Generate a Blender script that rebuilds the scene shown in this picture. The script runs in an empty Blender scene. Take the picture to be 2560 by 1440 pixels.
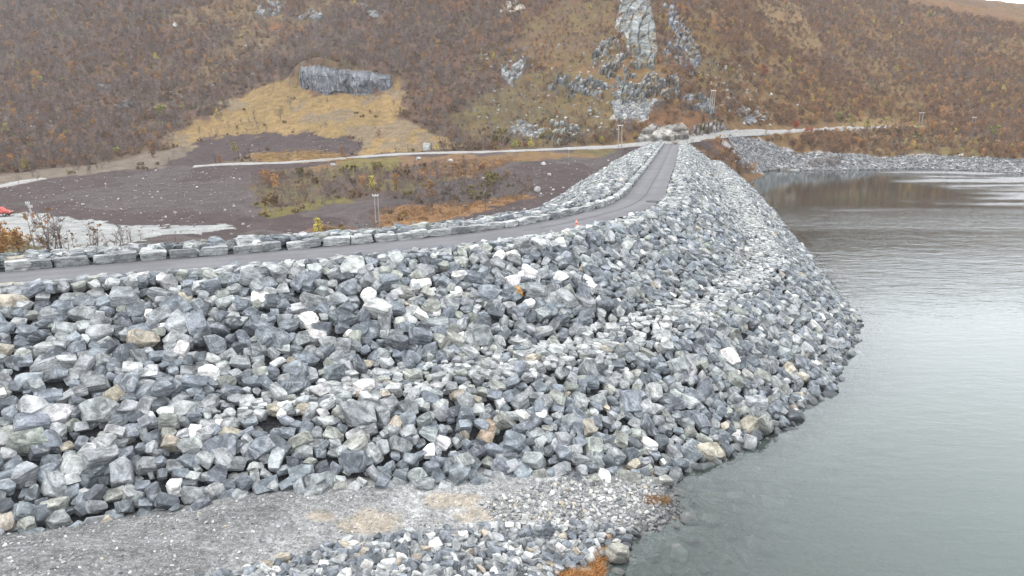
import bpy, bmesh, math, random
import numpy as np
from mathutils import Vector, Matrix, Euler

random.seed(7)
RNG = np.random.default_rng(7)
SC = bpy.context.scene
COL = SC.collection
R = math.radians

# ------------------------------------------------------------------ camera
F = 1900.0                 # focal length in pixels of the 2560 px wide photograph
H = 21.2                   # camera height above the lake
ZC = 11.2                  # height of the dam crest road
PITCH = R(12.95)
CP, SP = math.cos(PITCH), math.sin(PITCH)


def ray(x, y):
    x = np.asarray(x, float); y = np.asarray(y, float)
    cx = (x - 1280) / F; cy = -(y - 720) / F
    return np.stack([cx, CP + cy * SP, -SP + cy * CP], -1)


def unproj(x, y, z):
    d = ray(x, y); t = (z - H) / d[..., 2]
    return d * t[..., None] + np.array([0, 0, H])


def unproj_y(x, y, Y):
    d = ray(x, y); t = np.asarray(Y, float) / d[..., 1]
    return d * t[..., None] + np.array([0, 0, H])


def project(P):
    P = np.asarray(P, float)
    X, Y, Z = P[..., 0], P[..., 1], P[..., 2] - H
    d = np.maximum(Y * CP - Z * SP, 1e-3); u = Y * SP + Z * CP
    return np.stack([1280 + F * X / d, 720 - F * u / d], -1), d


# ------------------------------------------------------------------ noise
def _h(ix, iy, seed):
    n = (ix.astype(np.int64) * 374761393 + iy.astype(np.int64) * 668265263 + seed * 1274126177) & 0xFFFFFFFF
    n = ((n ^ (n >> 13)) * 1103515245) & 0xFFFFFFFF
    n = ((n ^ (n >> 15)) * 2246822519) & 0xFFFFFFFF
    return ((n ^ (n >> 16)) & 0xFFFFFF) / float(0xFFFFFF)


def vnoise(x, y, seed=0):
    x = np.asarray(x, float); y = np.asarray(y, float)
    ix = np.floor(x); iy = np.floor(y); fx = x - ix; fy = y - iy
    fx = fx * fx * (3 - 2 * fx); fy = fy * fy * (3 - 2 * fy)
    a = _h(ix, iy, seed); b = _h(ix + 1, iy, seed); c = _h(ix, iy + 1, seed); d = _h(ix + 1, iy + 1, seed)
    return (a + (b - a) * fx) * (1 - fy) + (c + (d - c) * fx) * fy


def fbm(x, y, seed=0, octv=4):
    s = 0; a = 0.5; t = 0
    for i in range(octv):
        s = s + a * vnoise(x * 2 ** i + 17.3 * i, y * 2 ** i + 9.1 * i, seed + i); t += a; a *= 0.5
    return s / t


def sstep(a, b, x):
    t = np.clip((x - a) / (b - a), 0, 1)
    return t * t * (3 - 2 * t)


def inpoly(px, py, poly):
    inside = np.zeros(np.shape(px), bool)
    n = len(poly)
    for i in range(n):
        x1, y1 = poly[i]; x2, y2 = poly[(i + 1) % n]
        if y1 == y2:
            continue
        c = ((y1 > py) != (y2 > py)) & (px < (x2 - x1) * (py - y1) / (y2 - y1) + x1)
        inside ^= c
    return inside


# ------------------------------------------------------------------ mesh helpers
def tag(o, label=None, cat=None, group=None, kind=None):
    if label: o['label'] = label
    if cat: o['category'] = cat
    if group: o['group'] = group
    if kind: o['kind'] = kind
    return o


def np_mesh(name, V, Fc, k, attrs=None, mats=(), smooth=False, mat_idx=None):
    """V (n,3), Fc (m,k) index array -> mesh"""
    V = np.ascontiguousarray(V, np.float32); Fc = np.ascontiguousarray(Fc, np.int32)
    me = bpy.data.meshes.new(name)
    me.vertices.add(len(V)); me.vertices.foreach_set('co', V.ravel())
    m = len(Fc)
    me.loops.add(m * k); me.loops.foreach_set('vertex_index', Fc.ravel())
    me.polygons.add(m)
    me.polygons.foreach_set('loop_start', np.arange(0, m * k, k, dtype=np.int32))
    if mat_idx is not None:
        me.polygons.foreach_set('material_index', np.ascontiguousarray(mat_idx, np.int32))
    for mt in mats: me.materials.append(mt)
    for an, (ty, arr) in (attrs or {}).items():
        a = me.attributes.new(an, ty, 'POINT')
        key = {'FLOAT': 'value', 'FLOAT_VECTOR': 'vector', 'FLOAT_COLOR': 'color', 'INT': 'value'}[ty]
        a.data.foreach_set(key, np.ascontiguousarray(arr, np.int32 if ty == 'INT' else np.float32).ravel())
    me.update(calc_edges=True)
    me.polygons.foreach_set('use_smooth', np.full(m, bool(smooth)))
    return me


def obj(name, me, parent=None):
    o = bpy.data.objects.new(name, me); COL.objects.link(o)
    if parent: o.parent = parent
    return o


def empty(name, loc):
    o = bpy.data.objects.new(name, None); COL.objects.link(o); o.location = loc
    o.empty_display_size = 0.3
    return o


def grid_faces(nr, nc):
    i = np.arange(nr - 1)[:, None] * nc + np.arange(nc - 1)[None, :]
    return np.stack([i, i + 1, i + nc + 1, i + nc], -1).reshape(-1, 4)


class MB:
    """collects tubes and boxes into one small mesh"""
    def __init__(s): s.v = []; s.f = []

    def tube(s, pts, rads, n=6, cap=True):
        pts = [Vector(p) for p in pts]; b = len(s.v)
        for i, p in enumerate(pts):
            d = (pts[min(i + 1, len(pts) - 1)] - pts[max(i - 1, 0)]).normalized()
            a = d.cross(Vector((0.31, 0.9, 0.17))).normalized(); c = d.cross(a)
            for k in range(n):
                t = 2 * math.pi * k / n
                s.v.append(p + (a * math.cos(t) + c * math.sin(t)) * rads[i])
        for i in range(len(pts) - 1):
            for k in range(n):
                q = (k + 1) % n
                s.f.append((b + i * n + k, b + i * n + q, b + (i + 1) * n + q, b + (i + 1) * n + k))
        if cap:
            s.f.append(tuple(range(b + n - 1, b - 1, -1)))
            e = b + (len(pts) - 1) * n
            s.f.append(tuple(range(e, e + n)))

    def box(s, c, h, rz=0.0):
        b = len(s.v); cz, sz = math.cos(rz), math.sin(rz)
        for sx in (-1, 1):
            for sy in (-1, 1):
                for sq in (-1, 1):
                    x, y = sx * h[0], sy * h[1]
                    s.v.append(Vector((c[0] + x * cz - y * sz, c[1] + x * sz + y * cz, c[2] + sq * h[2])))
        for f in ((0, 1, 3, 2), (4, 6, 7, 5), (0, 4, 5, 1), (2, 3, 7, 6), (0, 2, 6, 4), (1, 5, 7, 3)):
            s.f.append(tuple(b + i for i in f))

    def mesh(s, name, mat, bevel=0.0, smooth=False):
        me = bpy.data.meshes.new(name); me.from_pydata([tuple(v) for v in s.v], [], s.f); me.update()
        if bevel:
            bm = bmesh.new(); bm.from_mesh(me)
            bmesh.ops.bevel(bm, geom=[e for e in bm.edges if e.is_manifold and e.calc_face_angle(0) > 0.5], offset=bevel, segments=2, affect='EDGES', clamp_overlap=True)
            bm.to_mesh(me); bm.free()
        me.materials.append(mat)
        if smooth: me.polygons.foreach_set('use_smooth', [True] * len(me.polygons))
        return me


# ------------------------------------------------------------------ materials
class NT:
    def __init__(s, name):
        s.m = bpy.data.materials.new(name); s.m.use_nodes = True
        s.t = s.m.node_tree; s.t.nodes.clear()
        s.out = s.n('ShaderNodeOutputMaterial')

    def n(s, ty, **kw):
        x = s.t.nodes.new(ty)
        for k, v in kw.items(): setattr(x, k, v)
        return x

    def link(s, a, b): s.t.links.new(a, b)

    def val(s, sock, v):
        if hasattr(v, 'is_output') or isinstance(v, bpy.types.NodeSocket): s.link(v, sock)
        else: sock.default_value = v

    def attr(s, name): return s.n('ShaderNodeAttribute', attribute_name=name)

    def mapping(s, vec, scale):
        m = s.n('ShaderNodeMapping'); s.link(vec, m.inputs['Vector']); m.inputs['Scale'].default_value = scale
        return m.outputs['Vector']

    def noise(s, vec, scale, detail=4, rough=0.55, dist=0.0):
        x = s.n('ShaderNodeTexNoise'); s.link(vec, x.inputs['Vector'])
        x.inputs['Scale'].default_value = scale; x.inputs['Detail'].default_value = detail
        x.inputs['Roughness'].default_value = rough; x.inputs['Distortion'].default_value = dist
        return x.outputs['Fac']

    def ramp(s, fac, a, b, lo=0.0, hi=1.0):
        x = s.n('ShaderNodeMapRange'); x.interpolation_type = 'SMOOTHSTEP'
        s.val(x.inputs['Value'], fac)
        x.inputs['From Min'].default_value = a; x.inputs['From Max'].default_value = b
        x.inputs['To Min'].default_value = lo; x.inputs['To Max'].default_value = hi
        return x.outputs['Result']

    def math(s, op, a, b=0.5):
        x = s.n('ShaderNodeMath', operation=op); s.val(x.inputs[0], a); s.val(x.inputs[1], b)
        return x.outputs[0]

    def mix(s, fac, a, b, mode='MIX'):
        x = s.n('ShaderNodeMix', data_type='RGBA', blend_type=mode)
        s.val(x.inputs['Factor'], fac); s.val(x.inputs['A'], a); s.val(x.inputs['B'], b)
        # RGBA sockets are the third set
        return x

    def cmix(s, fac, a, b, mode='MIX'):
        x = s.n('ShaderNodeMix', data_type='RGBA', blend_type=mode)
        s.val(x.inputs[0], fac); s.val(x.inputs[6], a); s.val(x.inputs[7], b)
        return x.outputs[2]

    def bsdf(s, col, rough=0.85, spec=0.3, normal=None):
        b = s.n('ShaderNodeBsdfPrincipled'); s.val(b.inputs['Base Color'], col); s.val(b.inputs['Roughness'], rough)
        b.inputs['Specular IOR Level'].default_value = spec
        if normal is not None: s.link(normal, b.inputs['Normal'])
        return b.outputs[0]

    def bump(s, hgt, strength=0.5, dist=0.1):
        b = s.n('ShaderNodeBump'); s.link(hgt, b.inputs['Height'])
        b.inputs['Strength'].default_value = strength; b.inputs['Distance'].default_value = dist
        return b.outputs['Normal']

    def done(s, sh): s.link(sh, s.out.inputs['Surface']); return s.m


def c4(c, a=1.0): return (c[0], c[1], c[2], a)


def mul_val(nt, col, fac):
    """colour times scalar"""
    x = nt.n('ShaderNodeVectorMath', operation='SCALE'); nt.link(col, x.inputs[0]); nt.val(x.inputs['Scale'], fac)
    return x.outputs[0]


def mat_rock():
    nt = NT('gneiss_rock')
    col = nt.attr('rcol').outputs['Color']; lc = nt.attr('lc').outputs['Vector']
    band = nt.noise(nt.mapping(lc, (0.7, 0.9, 5.0)), 1.6, 5, 0.62, 0.6)
    blot = nt.noise(lc, 1.4, 4, 0.6)
    fine = nt.noise(lc, 9.0, 4, 0.7)
    vein = nt.noise(nt.mapping(lc, (0.5, 0.6, 3.2)), 1.1, 3, 0.5, 1.2)
    f = nt.math('MULTIPLY', nt.ramp(band, 0.32, 0.68, 0.55, 1.5), nt.ramp(blot, 0.3, 0.72, 0.75, 1.28))
    f = nt.math('MULTIPLY', f, nt.ramp(fine, 0.25, 0.75, 0.72, 1.28))
    c = mul_val(nt, col, f)
    vm = nt.math('MULTIPLY', nt.ramp(nt.math('ABSOLUTE', nt.math('SUBTRACT', vein, 0.5)), 0.0, 0.035, 1.0, 0.0), nt.ramp(blot, 0.42, 0.6, 0.0, 0.5))
    c = nt.cmix(vm, c, (0.44, 0.445, 0.44, 1))
    # wet, darker stone in the splash zone along the lake's water line (z = 0)
    g = nt.n('ShaderNodeNewGeometry'); sx = nt.n('ShaderNodeSeparateXYZ'); nt.link(g.outputs['Position'], sx.inputs[0])
    wz = nt.math('ADD', sx.outputs['Z'], nt.math('MULTIPLY', blot, -0.4))
    wet = nt.ramp(wz, -0.1, 0.28, 1.0, 0.0)
    c = nt.cmix(nt.math('MULTIPLY', wet, 0.72), c, (0.03, 0.033, 0.035, 1))
    rough = nt.ramp(wet, 0, 1, 0.8, 0.45)
    hh = nt.math('ADD', nt.math('MULTIPLY', band, 0.6), nt.math('MULTIPLY', fine, 0.4))
    return nt.done(nt.bsdf(c, rough, 0.3, nt.bump(hh, 0.55, 0.12)))


def mat_ground():
    nt = NT('ground_cover')
    col = nt.attr('gcol').outputs['Color']
    tc = nt.n('ShaderNodeTexCoord'); P = tc.outputs['Object']
    n1 = nt.noise(P, 0.35, 5, 0.65); n2 = nt.noise(P, 2.6, 5, 0.72); n3 = nt.noise(P, 14.0, 3, 0.7)
    f = nt.math('MULTIPLY', nt.ramp(n1, 0.25, 0.75, 0.72, 1.28), nt.ramp(n2, 0.22, 0.78, 0.62, 1.38))
    f = nt.math('MULTIPLY', f, nt.ramp(n3, 0.2, 0.8, 0.65, 1.35))
    # stone grains on gravelled ground
    v = nt.n('ShaderNodeTexVoronoi'); nt.link(P, v.inputs['Vector']); v.inputs['Scale'].default_value = 5.5
    v2 = nt.n('ShaderNodeTexVoronoi'); nt.link(P, v2.inputs['Vector']); v2.inputs['Scale'].default_value = 13.0
    sep = nt.n('ShaderNodeSeparateColor'); nt.link(v.outputs['Color'], sep.inputs[0])
    sep2 = nt.n('ShaderNodeSeparateColor'); nt.link(v2.outputs['Color'], sep2.inputs[0])
    gr = nt.math('MULTIPLY', nt.ramp(sep.outputs[0], 0, 1, 0.72, 1.35), nt.ramp(sep2.outputs[0], 0, 1, 0.7, 1.35))
    grav = nt.attr('grav').outputs['Fac']
    gmul = nt.math('ADD', nt.math('MULTIPLY', grav, nt.math('SUBTRACT', gr, 1.0)), 1.0)
    c = mul_val(nt, col, nt.math('MULTIPLY', f, gmul))
    hh = nt.math('ADD', nt.math('MULTIPLY', n2, 0.5), nt.math('MULTIPLY', v.outputs['Distance'], -0.6))
    return nt.done(nt.bsdf(c, 0.95, 0.15, nt.bump(hh, 0.5, 0.12)))


def mat_simple(name, col, rough=0.8, var=0.3, scale=3.0, spec=0.3, metal=0.0, coord='Object'):
    nt = NT(name); tc = nt.n('ShaderNodeTexCoord')
    n1 = nt.noise(tc.outputs[coord], scale, 5, 0.65)
    d = tuple(min(1, x * (1 + var)) for x in col); e = tuple(x * (1 - var) for x in col)
    c = nt.cmix(nt.ramp(n1, 0.28, 0.72), c4(e), c4(d))
    b = nt.n('ShaderNodeBsdfPrincipled'); nt.link(c, b.inputs['Base Color']); b.inputs['Roughness'].default_value = rough
    b.inputs['Specular IOR Level'].default_value = spec; b.inputs['Metallic'].default_value = metal
    return nt.done(b.outputs[0])


def mat_vcol(name, attr, rough=0.9, transl=0.0):
    nt = NT(name); col = nt.attr(attr).outputs['Color']
    oi = nt.n('ShaderNodeObjectInfo')
    c = mul_val(nt, col, nt.ramp(oi.outputs['Random'], 0, 1, 0.7, 1.35))
    s = nt.bsdf(c, rough, 0.15)
    if transl:
        t = nt.n('ShaderNodeBsdfTranslucent'); nt.link(c, t.inputs['Color'])
        m = nt.n('ShaderNodeMixShader'); m.inputs[0].default_value = transl
        nt.link(s, m.inputs[1]); nt.link(t.outputs[0], m.inputs[2]); s = m.outputs[0]
    return nt.done(s)


def mat_asphalt():
    nt = NT('asphalt'); tc = nt.n('ShaderNodeTexCoord'); P = tc.outputs['Object']
    n1 = nt.noise(P, 0.25, 4, 0.6); n2 = nt.noise(P, 6, 4, 0.7); n3 = nt.noise(P, 60, 2, 0.7)
    f = nt.math('MULTIPLY', nt.ramp(n1, 0.3, 0.7, 0.85, 1.15), nt.ramp(n2, 0.25, 0.75, 0.88, 1.12))
    f = nt.math('MULTIPLY', f, nt.ramp(n3, 0.2, 0.8, 0.8, 1.2))
    # worn lighter wheel tracks, u = distance from the left road edge
    u = nt.attr('roadu').outputs['Fac']
    t1 = nt.ramp(nt.math('ABSOLUTE', nt.math('SUBTRACT', u, 1.25)), 0.15, 0.6, 1.12, 1.0)
    t2 = nt.ramp(nt.math('ABSOLUTE', nt.math('SUBTRACT', u, 3.1)), 0.15, 0.6, 1.12, 1.0)
    f = nt.math('MULTIPLY', f, nt.math('MULTIPLY', t1, t2))
    rgb = nt.n('ShaderNodeRGB'); rgb.outputs[0].default_value = (0.105, 0.104, 0.113, 1)
    return nt.done(nt.bsdf(mul_val(nt, rgb.outputs[0], f), 0.75, 0.4, nt.bump(n3, 0.3, 0.01)))


def mat_water():
    nt = NT('lake_water'); tc = nt.n('ShaderNodeTexCoord'); P = tc.outputs['Object']
    dep = nt.attr('depth').outputs['Fac']; wind = nt.attr('wind').outputs['Fac']; swl = nt.attr('swell').outputs['Fac']
    r0 = nt.noise(nt.mapping(P, (0.16, 0.30, 1.0)), 1.0, 3, 0.5, 0.4)          # long low waves
    r1 = nt.noise(nt.mapping(P, (0.5, 1.2, 1.0)), 0.9, 3, 0.55, 0.3)           # ripples
    r2 = nt.noise(nt.mapping(P, (0.7, 1.0, 1.0)), 3.6, 3, 0.6)                 # fine wind chop
    h0 = nt.math('MULTIPLY', r0, nt.math('MULTIPLY', swl, 0.15))
    h1 = nt.math('MULTIPLY', r1, nt.math('ADD', nt.math('MULTIPLY', wind, 0.10), nt.math('ADD', nt.math('MULTIPLY', swl, 0.085), 0.006)))
    h2 = nt.math('MULTIPLY', r2, nt.math('ADD', nt.math('MULTIPLY', wind, 0.035), nt.math('ADD', nt.math('MULTIPLY', swl, 0.016), 0.004)))
    nrm = nt.bump(nt.math('ADD', h0, nt.math('ADD', h1, h2)), 1.0, 1.0)
    fr = nt.n('ShaderNodeFresnel'); fr.inputs['IOR'].default_value = 1.36; nt.link(nrm, fr.inputs['Normal'])
    gl = nt.n('ShaderNodeBsdfGlossy'); nt.link(nt.math('ADD', nt.math('MULTIPLY', wind, 0.21), 0.04), gl.inputs['Roughness']); nt.link(nrm, gl.inputs['Normal'])
    gl.inputs['Color'].default_value = (0.97, 0.98, 1, 1)
    tr = nt.n('ShaderNodeBsdfTransparent'); tr.inputs['Color'].default_value = (0.78, 0.88, 0.84, 1)
    n4 = nt.noise(P, 0.05, 3, 0.6)
    df = nt.n('ShaderNodeBsdfDiffuse')
    # silt stirred up in the shallows of the near cove, clearer dark water further out
    sxy = nt.n('ShaderNodeSeparateXYZ'); nt.link(P, sxy.inputs[0])
    silt = nt.ramp(nt.math('ADD', sxy.outputs['Y'], nt.math('MULTIPLY', n4, 40.0)), 60, 170, 1.0, 0.0)
    nt.link(nt.cmix(silt, (0.024, 0.034, 0.032, 1), nt.cmix(n4, (0.082, 0.108, 0.099, 1), (0.104, 0.127, 0.118, 1))), df.inputs['Color'])
    ab = nt.math('SUBTRACT', 1.0, nt.math('POWER', 0.64, dep))
    body = nt.n('ShaderNodeMixShader'); nt.link(ab, body.inputs[0]); nt.link(tr.outputs[0], body.inputs[1]); nt.link(df.outputs[0], body.inputs[2])
    mx = nt.n('ShaderNodeMixShader'); nt.link(fr.outputs[0], mx.inputs[0]); nt.link(body.outputs[0], mx.inputs[1]); nt.link(gl.outputs[0], mx.inputs[2])
    return nt.done(mx.outputs[0])


M = {}
M['rock'] = mat_rock()
M['ground'] = mat_ground()
M['asphalt'] = mat_asphalt()
M['seam'] = mat_simple('asphalt_seam', (0.05, 0.05, 0.055), 0.9, 0.3, 8)
M['water'] = mat_water()
M['bark'] = mat_simple('birch_bark', (0.20, 0.18, 0.165), 0.9, 0.4, 6)
M['twig'] = mat_vcol('birch_twigs', 'tcol', 0.9, 0.15)
M['wood'] = mat_simple('weathered_pole_wood', (0.34, 0.31, 0.28), 0.85, 0.25, 5)
M['steel'] = mat_simple('galvanised_steel', (0.45, 0.46, 0.47), 0.5, 0.12, 5, 0.5, 0.3)
M['white_metal'] = mat_simple('white_painted_metal', (0.7, 0.7, 0.7), 0.5, 0.08, 5)
M['red_paint'] = mat_simple('red_vehicle_paint', (0.42, 0.06, 0.045), 0.35, 0.2, 2, 0.5)
M['dark'] = mat_simple('black_rubber', (0.025, 0.025, 0.028), 0.8, 0.3, 6)
M['glass'] = mat_simple('dark_window_glass', (0.03, 0.035, 0.04), 0.1, 0.1, 2, 0.6)
M['lamp'] = mat_simple('pale_lamp_lens', (0.6, 0.6, 0.58), 0.2, 0.05, 5, 0.6)
M['orange'] = mat_simple('orange_plastic', (0.75, 0.16, 0.08), 0.6, 0.12, 8)
M['gravelroad'] = mat_simple('pale_gravel', (0.27, 0.265, 0.255), 0.95, 0.28, 1.6)
M['iron'] = mat_simple('dark_iron', (0.05, 0.05, 0.055), 0.6, 0.3, 12, 0.5, 0.3)

# ------------------------------------------------------------------ road line and dam surface
LPX = np.array([(0, 682), (126, 671), (243, 661), (361, 653), (473, 645), (569, 638), (700, 627), (813, 618), (947, 607),
                (1065, 595), (1191, 581), (1300, 566), (1389, 548), (1450, 534), (1521, 515), (1564, 491), (1592, 455),
                (1608, 436), (1633, 402), (1663, 359)], float)
pl = unproj(LPX[:, 0], LPX[:, 1], ZC)[:, :2]
d0 = pl[0] - pl[3]; d0 /= np.linalg.norm(d0)
d1 = pl[-1] - pl[-3]; d1 /= np.linalg.norm(d1)
pl = np.vstack([pl[0] + d0 * 30, pl[0] + d0 * 12, pl, pl[-1] + d1 * 6])
seg = np.r_[0, np.cumsum(np.linalg.norm(np.diff(pl, axis=0), axis=1))]
S = np.arange(0, seg[-1], 1.0)
C = np.stack([np.interp(S, seg, pl[:, 0]), np.interp(S, seg, pl[:, 1])], -1)
for _ in range(3):
    k = 7; ke = np.hanning(k + 2)[1:-1]; ke /= ke.sum()
    pad = np.vstack([C[0] + (C[0] - C[3:0:-1]), C, C[-1] + (C[-1] - C[-2:-5:-1])])
    C = np.stack([np.convolve(pad[:, i], ke, 'valid') for i in (0, 1)], -1)
TAN = np.gradient(C, axis=0); TAN /= np.linalg.norm(TAN, axis=1)[:, None]
NOR = np.stack([TAN[:, 1], -TAN[:, 0]], -1)     # to the right (lake side)
ROADW = 4.55


def side(X, Y):
    """signed distance to the left road edge (positive on the lake side) and station"""
    shp = np.shape(X); X = np.ravel(X); Y = np.ravel(Y)
    u = np.empty(len(X)); st = np.empty(len(X))
    for i in range(0, len(X), 20000):
        x = X[i:i + 20000, None]; y = Y[i:i + 20000, None]
        a = C[:-1]; ab = C[1:] - a; L2 = (ab ** 2).sum(1)
        t = np.clip(((x - a[:, 0]) * ab[:, 0] + (y - a[:, 1]) * ab[:, 1]) / L2, 0, 1)
        dx = x - a[:, 0] - t * ab[:, 0]; dy = y - a[:, 1] - t * ab[:, 1]
        d2 = dx * dx + dy * dy; j = d2.argmin(1); r = np.arange(len(j))
        sg = np.sign(ab[j, 1] * dx[r, j] - ab[j, 0] * dy[r, j]); sg[sg == 0] = 1
        u[i:i + 20000] = np.sqrt(d2[r, j]) * sg; st[i:i + 20000] = j + t[r, j]
    return u.reshape(shp), st.reshape(shp)


def dam_z(X, Y, ret=False):
    u, st = side(X, Y)
    bw = 3.4 * sstep(-20, -8, X)                       # bench half way down the upstream face
    k = (11.3 + 3.2 - bw + 4.4) / 11.2
    k = np.where(bw > 0.01, (11.2 * 1.70 - bw) / 11.2, 1.70)
    e = u - ROADW - 2.9
    zu = ZC + 0.05 - np.maximum(e, 0) / k
    xb = 5.4 * k
    zu = np.where(e > xb, ZC + 0.05 - 5.4 - np.clip(e - xb, 0, bw) * 0.12 - np.maximum(e - xb - bw, 0) / k, zu)
    dam_z.bench = (e > xb - 0.4) & (e < xb + bw + 0.4) & (bw > 0.8)
    zu = np.where(u < ROADW, ZC - 0.03, zu)
    zl = ZC - 0.03 + np.where(u < -0.9, 0.5, 0.0) - np.maximum(-u - 4.6, 0) / 2.0 - np.clip(-u - 1.0, 0, 3.6) * 0.1
    z = np.where(u >= 0, zu, zl)
    z = z + np.where((u > ROADW + 3) | (u < -4.6), (fbm(X * 0.16, Y * 0.16, 5, 3) - 0.5) * 1.3, 0)
    z = np.maximum(z, -6.5)
    return (z, u, st) if ret else z


def cast(fn, x, y, y0=22., y1=700., n=420):
    """first hit of photo rays with a height field"""
    x = np.asarray(x, float); y = np.asarray(y, float)
    d = ray(x, y); ys = np.geomspace(y0, y1, n)
    lo = np.full(len(x), y0); hi = np.full(len(x), y1); done = np.zeros(len(x), bool)
    t = ys[None, :] / d[:, 1:2]
    Px = d[:, 0:1] * t; Pz = H + d[:, 2:3] * t
    g = Pz - fn(Px, np.broadcast_to(ys, Px.shape))
    below = g < 0
    j = np.where(below.any(1), below.argmax(1), n - 1); r = np.arange(len(x)); j0 = np.maximum(j - 1, 0)
    ga = g[r, j0]; gb = g[r, j]
    w = np.clip(ga / np.where(np.abs(ga - gb) < 1e-9, 1, ga - gb), 0, 1)
    Yh = ys[j0] + (ys[j] - ys[j0]) * w
    return unproj_y(x, y, Yh)


# ------------------------------------------------------------------ terrain (thin plate through surveyed points)
TOE = np.array([(0, 1340), (97, 1329), (222, 1312), (294, 1290), (461, 1270), (511, 1254), (647, 1234), (855, 1204), (1000, 1203),
                (1172, 1195), (1347, 1181), (1533, 1173), (1625, 1164)], float)
toe3 = cast(dam_z, TOE[:, 0], TOE[:, 1], 20, 90, 200)
SHORE = np.array([(1640, 1180), (1652, 1205), (1680, 1250), (1705, 1275), (1655, 1318), (1580, 1355), (1530, 1400), (1508, 1445)], float)
shore3 = unproj(SHORE[:, 0], SHORE[:, 1], 0.0)
cp = [toe3, shore3]
for x, y, Y in [
    # photo x, photo y, distance
    (-400, 600, 118), (-400, 470, 200), (-400, 330, 290), (-400, 150, 385), (-400, 0, 480),
    (0, 600, 118), (0, 545, 150), (0, 470, 200), (0, 440, 225), (0, 300, 300), (0, 150, 385), (0, 0, 480),
    (300, 640, 108), (300, 580, 128), (300, 560, 140), (300, 500, 172), (300, 430, 225), (300, 385, 255), (300, 300, 305), (300, 150, 385), (300, 0, 475),
    (700, 600, 122), (700, 540, 150), (700, 480, 186), (700, 410, 235), (700, 345, 278), (700, 230, 332), (700, 100, 400), (700, 0, 462),
    (1100, 560, 135), (1100, 500, 163), (1100, 430, 205), (1100, 383, 245), (1100, 365, 258), (1100, 250, 312), (1100, 100, 385), (1100, 0, 442),
    (1318, 530, 131), (1425, 469, 170), (1523, 411, 221), (1559, 389, 246), (1420, 420, 205),
    (1500, 368, 252), (1500, 335, 270), (1500, 250, 305), (1500, 100, 366), (1500, 0, 420),
    (1690, 350, 262), (1690, 318, 268), (1690, 200, 302), (1690, 100, 346), (1690, 0, 398),
    (1800, 342, 276), (1800, 372, 266), (1800, 305, 290), (1835, 405, 262),
    (1900, 423, 285), (1900, 385, 300), (1900, 331, 312), (1900, 250, 345), (1900, 100, 415), (1900, 0, 475),
    (2020, 417, 295), (2100, 392, 306), (2100, 322, 350),
    (2290, 415, 305), (2290, 390, 317), (2290, 340, 348), (2290, 316, 384), (2290, 200, 450), (2290, 100, 512), (2290, 3, 578),
    (2560, 428, 278), (2560, 395, 291), (2560, 330, 335), (2560, 200, 430), (2560, 100, 506), (2560, 30, 576),
    (2950, 428, 270), (2950, 390, 286), (2950, 320, 350), (2950, 200, 430), (2950, 60, 576),
]:
    cp.append(unproj_y([x], [y], [Y]))
far = np.array([(-420, 620, 150.), (-250, 620, 155), (-100, 610, 150), (60, 610, 150), (160, 640, 148), (330, 650, 116), (430, 650, 104), (520, 640, 96),
                (-420, 760, 205), (-150, 760, 210), (100, 760, 200), (300, 800, 130), (520, 800, 100)])
lake = np.array([(105, 250, -7.), (130, 250, -8), (180, 240, -8), (75, 150, -8), (110, 150, -9), (160, 150, -9), (60, 100, -7), (90, 90, -9), (50, 80, -6),
                 (140, 80, -9), (220, 180, -9), (30, 55, -4.5), (50, 50, -7), (80, 40, -9), (25, 42, -3.4), (18, 47, -2.0), (17, 36, -2.2), (16, 30, -2.2), (30, 30, -4.5), (60, 10, -7)])
# ground on the near side of the track, outside the frame
near = np.array([(-60, 20, 8.5), (-35, 18, 6.5), (-15, 15, 4.2), (0, 18, 2.6), (-3, 28, 1.9), (-12, 27, 3.3), (-20, 27, 4.6)])
CPT = np.vstack(cp + [far, lake, near])


def tps_fit(P, lam):
    XY = P[:, :2] / 100.0
    r2 = ((XY[:, None] - XY[None]) ** 2).sum(-1)
    K = 0.5 * r2 * np.log(np.maximum(r2, 1e-12)) + np.eye(len(P)) * lam
    A = np.hstack([np.ones((len(P), 1)), XY])
    top = np.hstack([K, A]); bot = np.hstack([A.T, np.zeros((3, 3))])
    w = np.linalg.solve(np.vstack([top, bot]), np.r_[P[:, 2], 0, 0, 0])
    return XY, w


TXY, TW = tps_fit(CPT, 2e-4)


def ter0(X, Y):
    shp = np.shape(X); x = np.ravel(X) / 100.; y = np.ravel(Y) / 100.
    out = np.empty(len(x))
    for i in range(0, len(x), 40000):
        xs = x[i:i + 40000]; ys = y[i:i + 40000]
        r2 = (xs[:, None] - TXY[:, 0]) ** 2 + (ys[:, None] - TXY[:, 1]) ** 2
        np.maximum(r2, 1e-12, out=r2)
        out[i:i + 40000] = (0.5 * r2 * np.log(r2)) @ TW[:-3] + TW[-3] + xs * TW[-2] + ys * TW[-1]
    return out.reshape(shp)


def ter(X, Y):
    z = ter0(X, Y)
    w = sstep(70, 120, Y)
    hill = sstep(250, 330, Y)
    rel = (fbm(X * 0.045, Y * 0.045, 11, 4) - 0.5) * (1.2 + 5.0 * hill) + (fbm(X * 0.22, Y * 0.22, 15, 3) - 0.5) * (0.5 + 1.3 * hill)
    shore = sstep(0.0, 3.5, np.abs(z))
    z = z + rel * w * (0.25 + 0.75 * shore)
    z = z + (1 - w) * ((fbm(X * 0.35, Y * 0.35, 21, 3) - 0.5) * 0.35 + (fbm(X * 1.6, Y * 1.6, 25, 2) - 0.5) * 0.07) * (0.35 + 0.65 * sstep(0, 1.2, np.abs(z)))
    return z


QB = cast(ter, [748, 756, 800, 850, 900, 945, 978], [216, 222, 232, 236, 238, 236, 220], 100., 700., 300)
QH = np.array([46, 50, 60, 58, 52, 47, 30]) / F * QB[:, 1]
ter_open = ter


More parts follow.
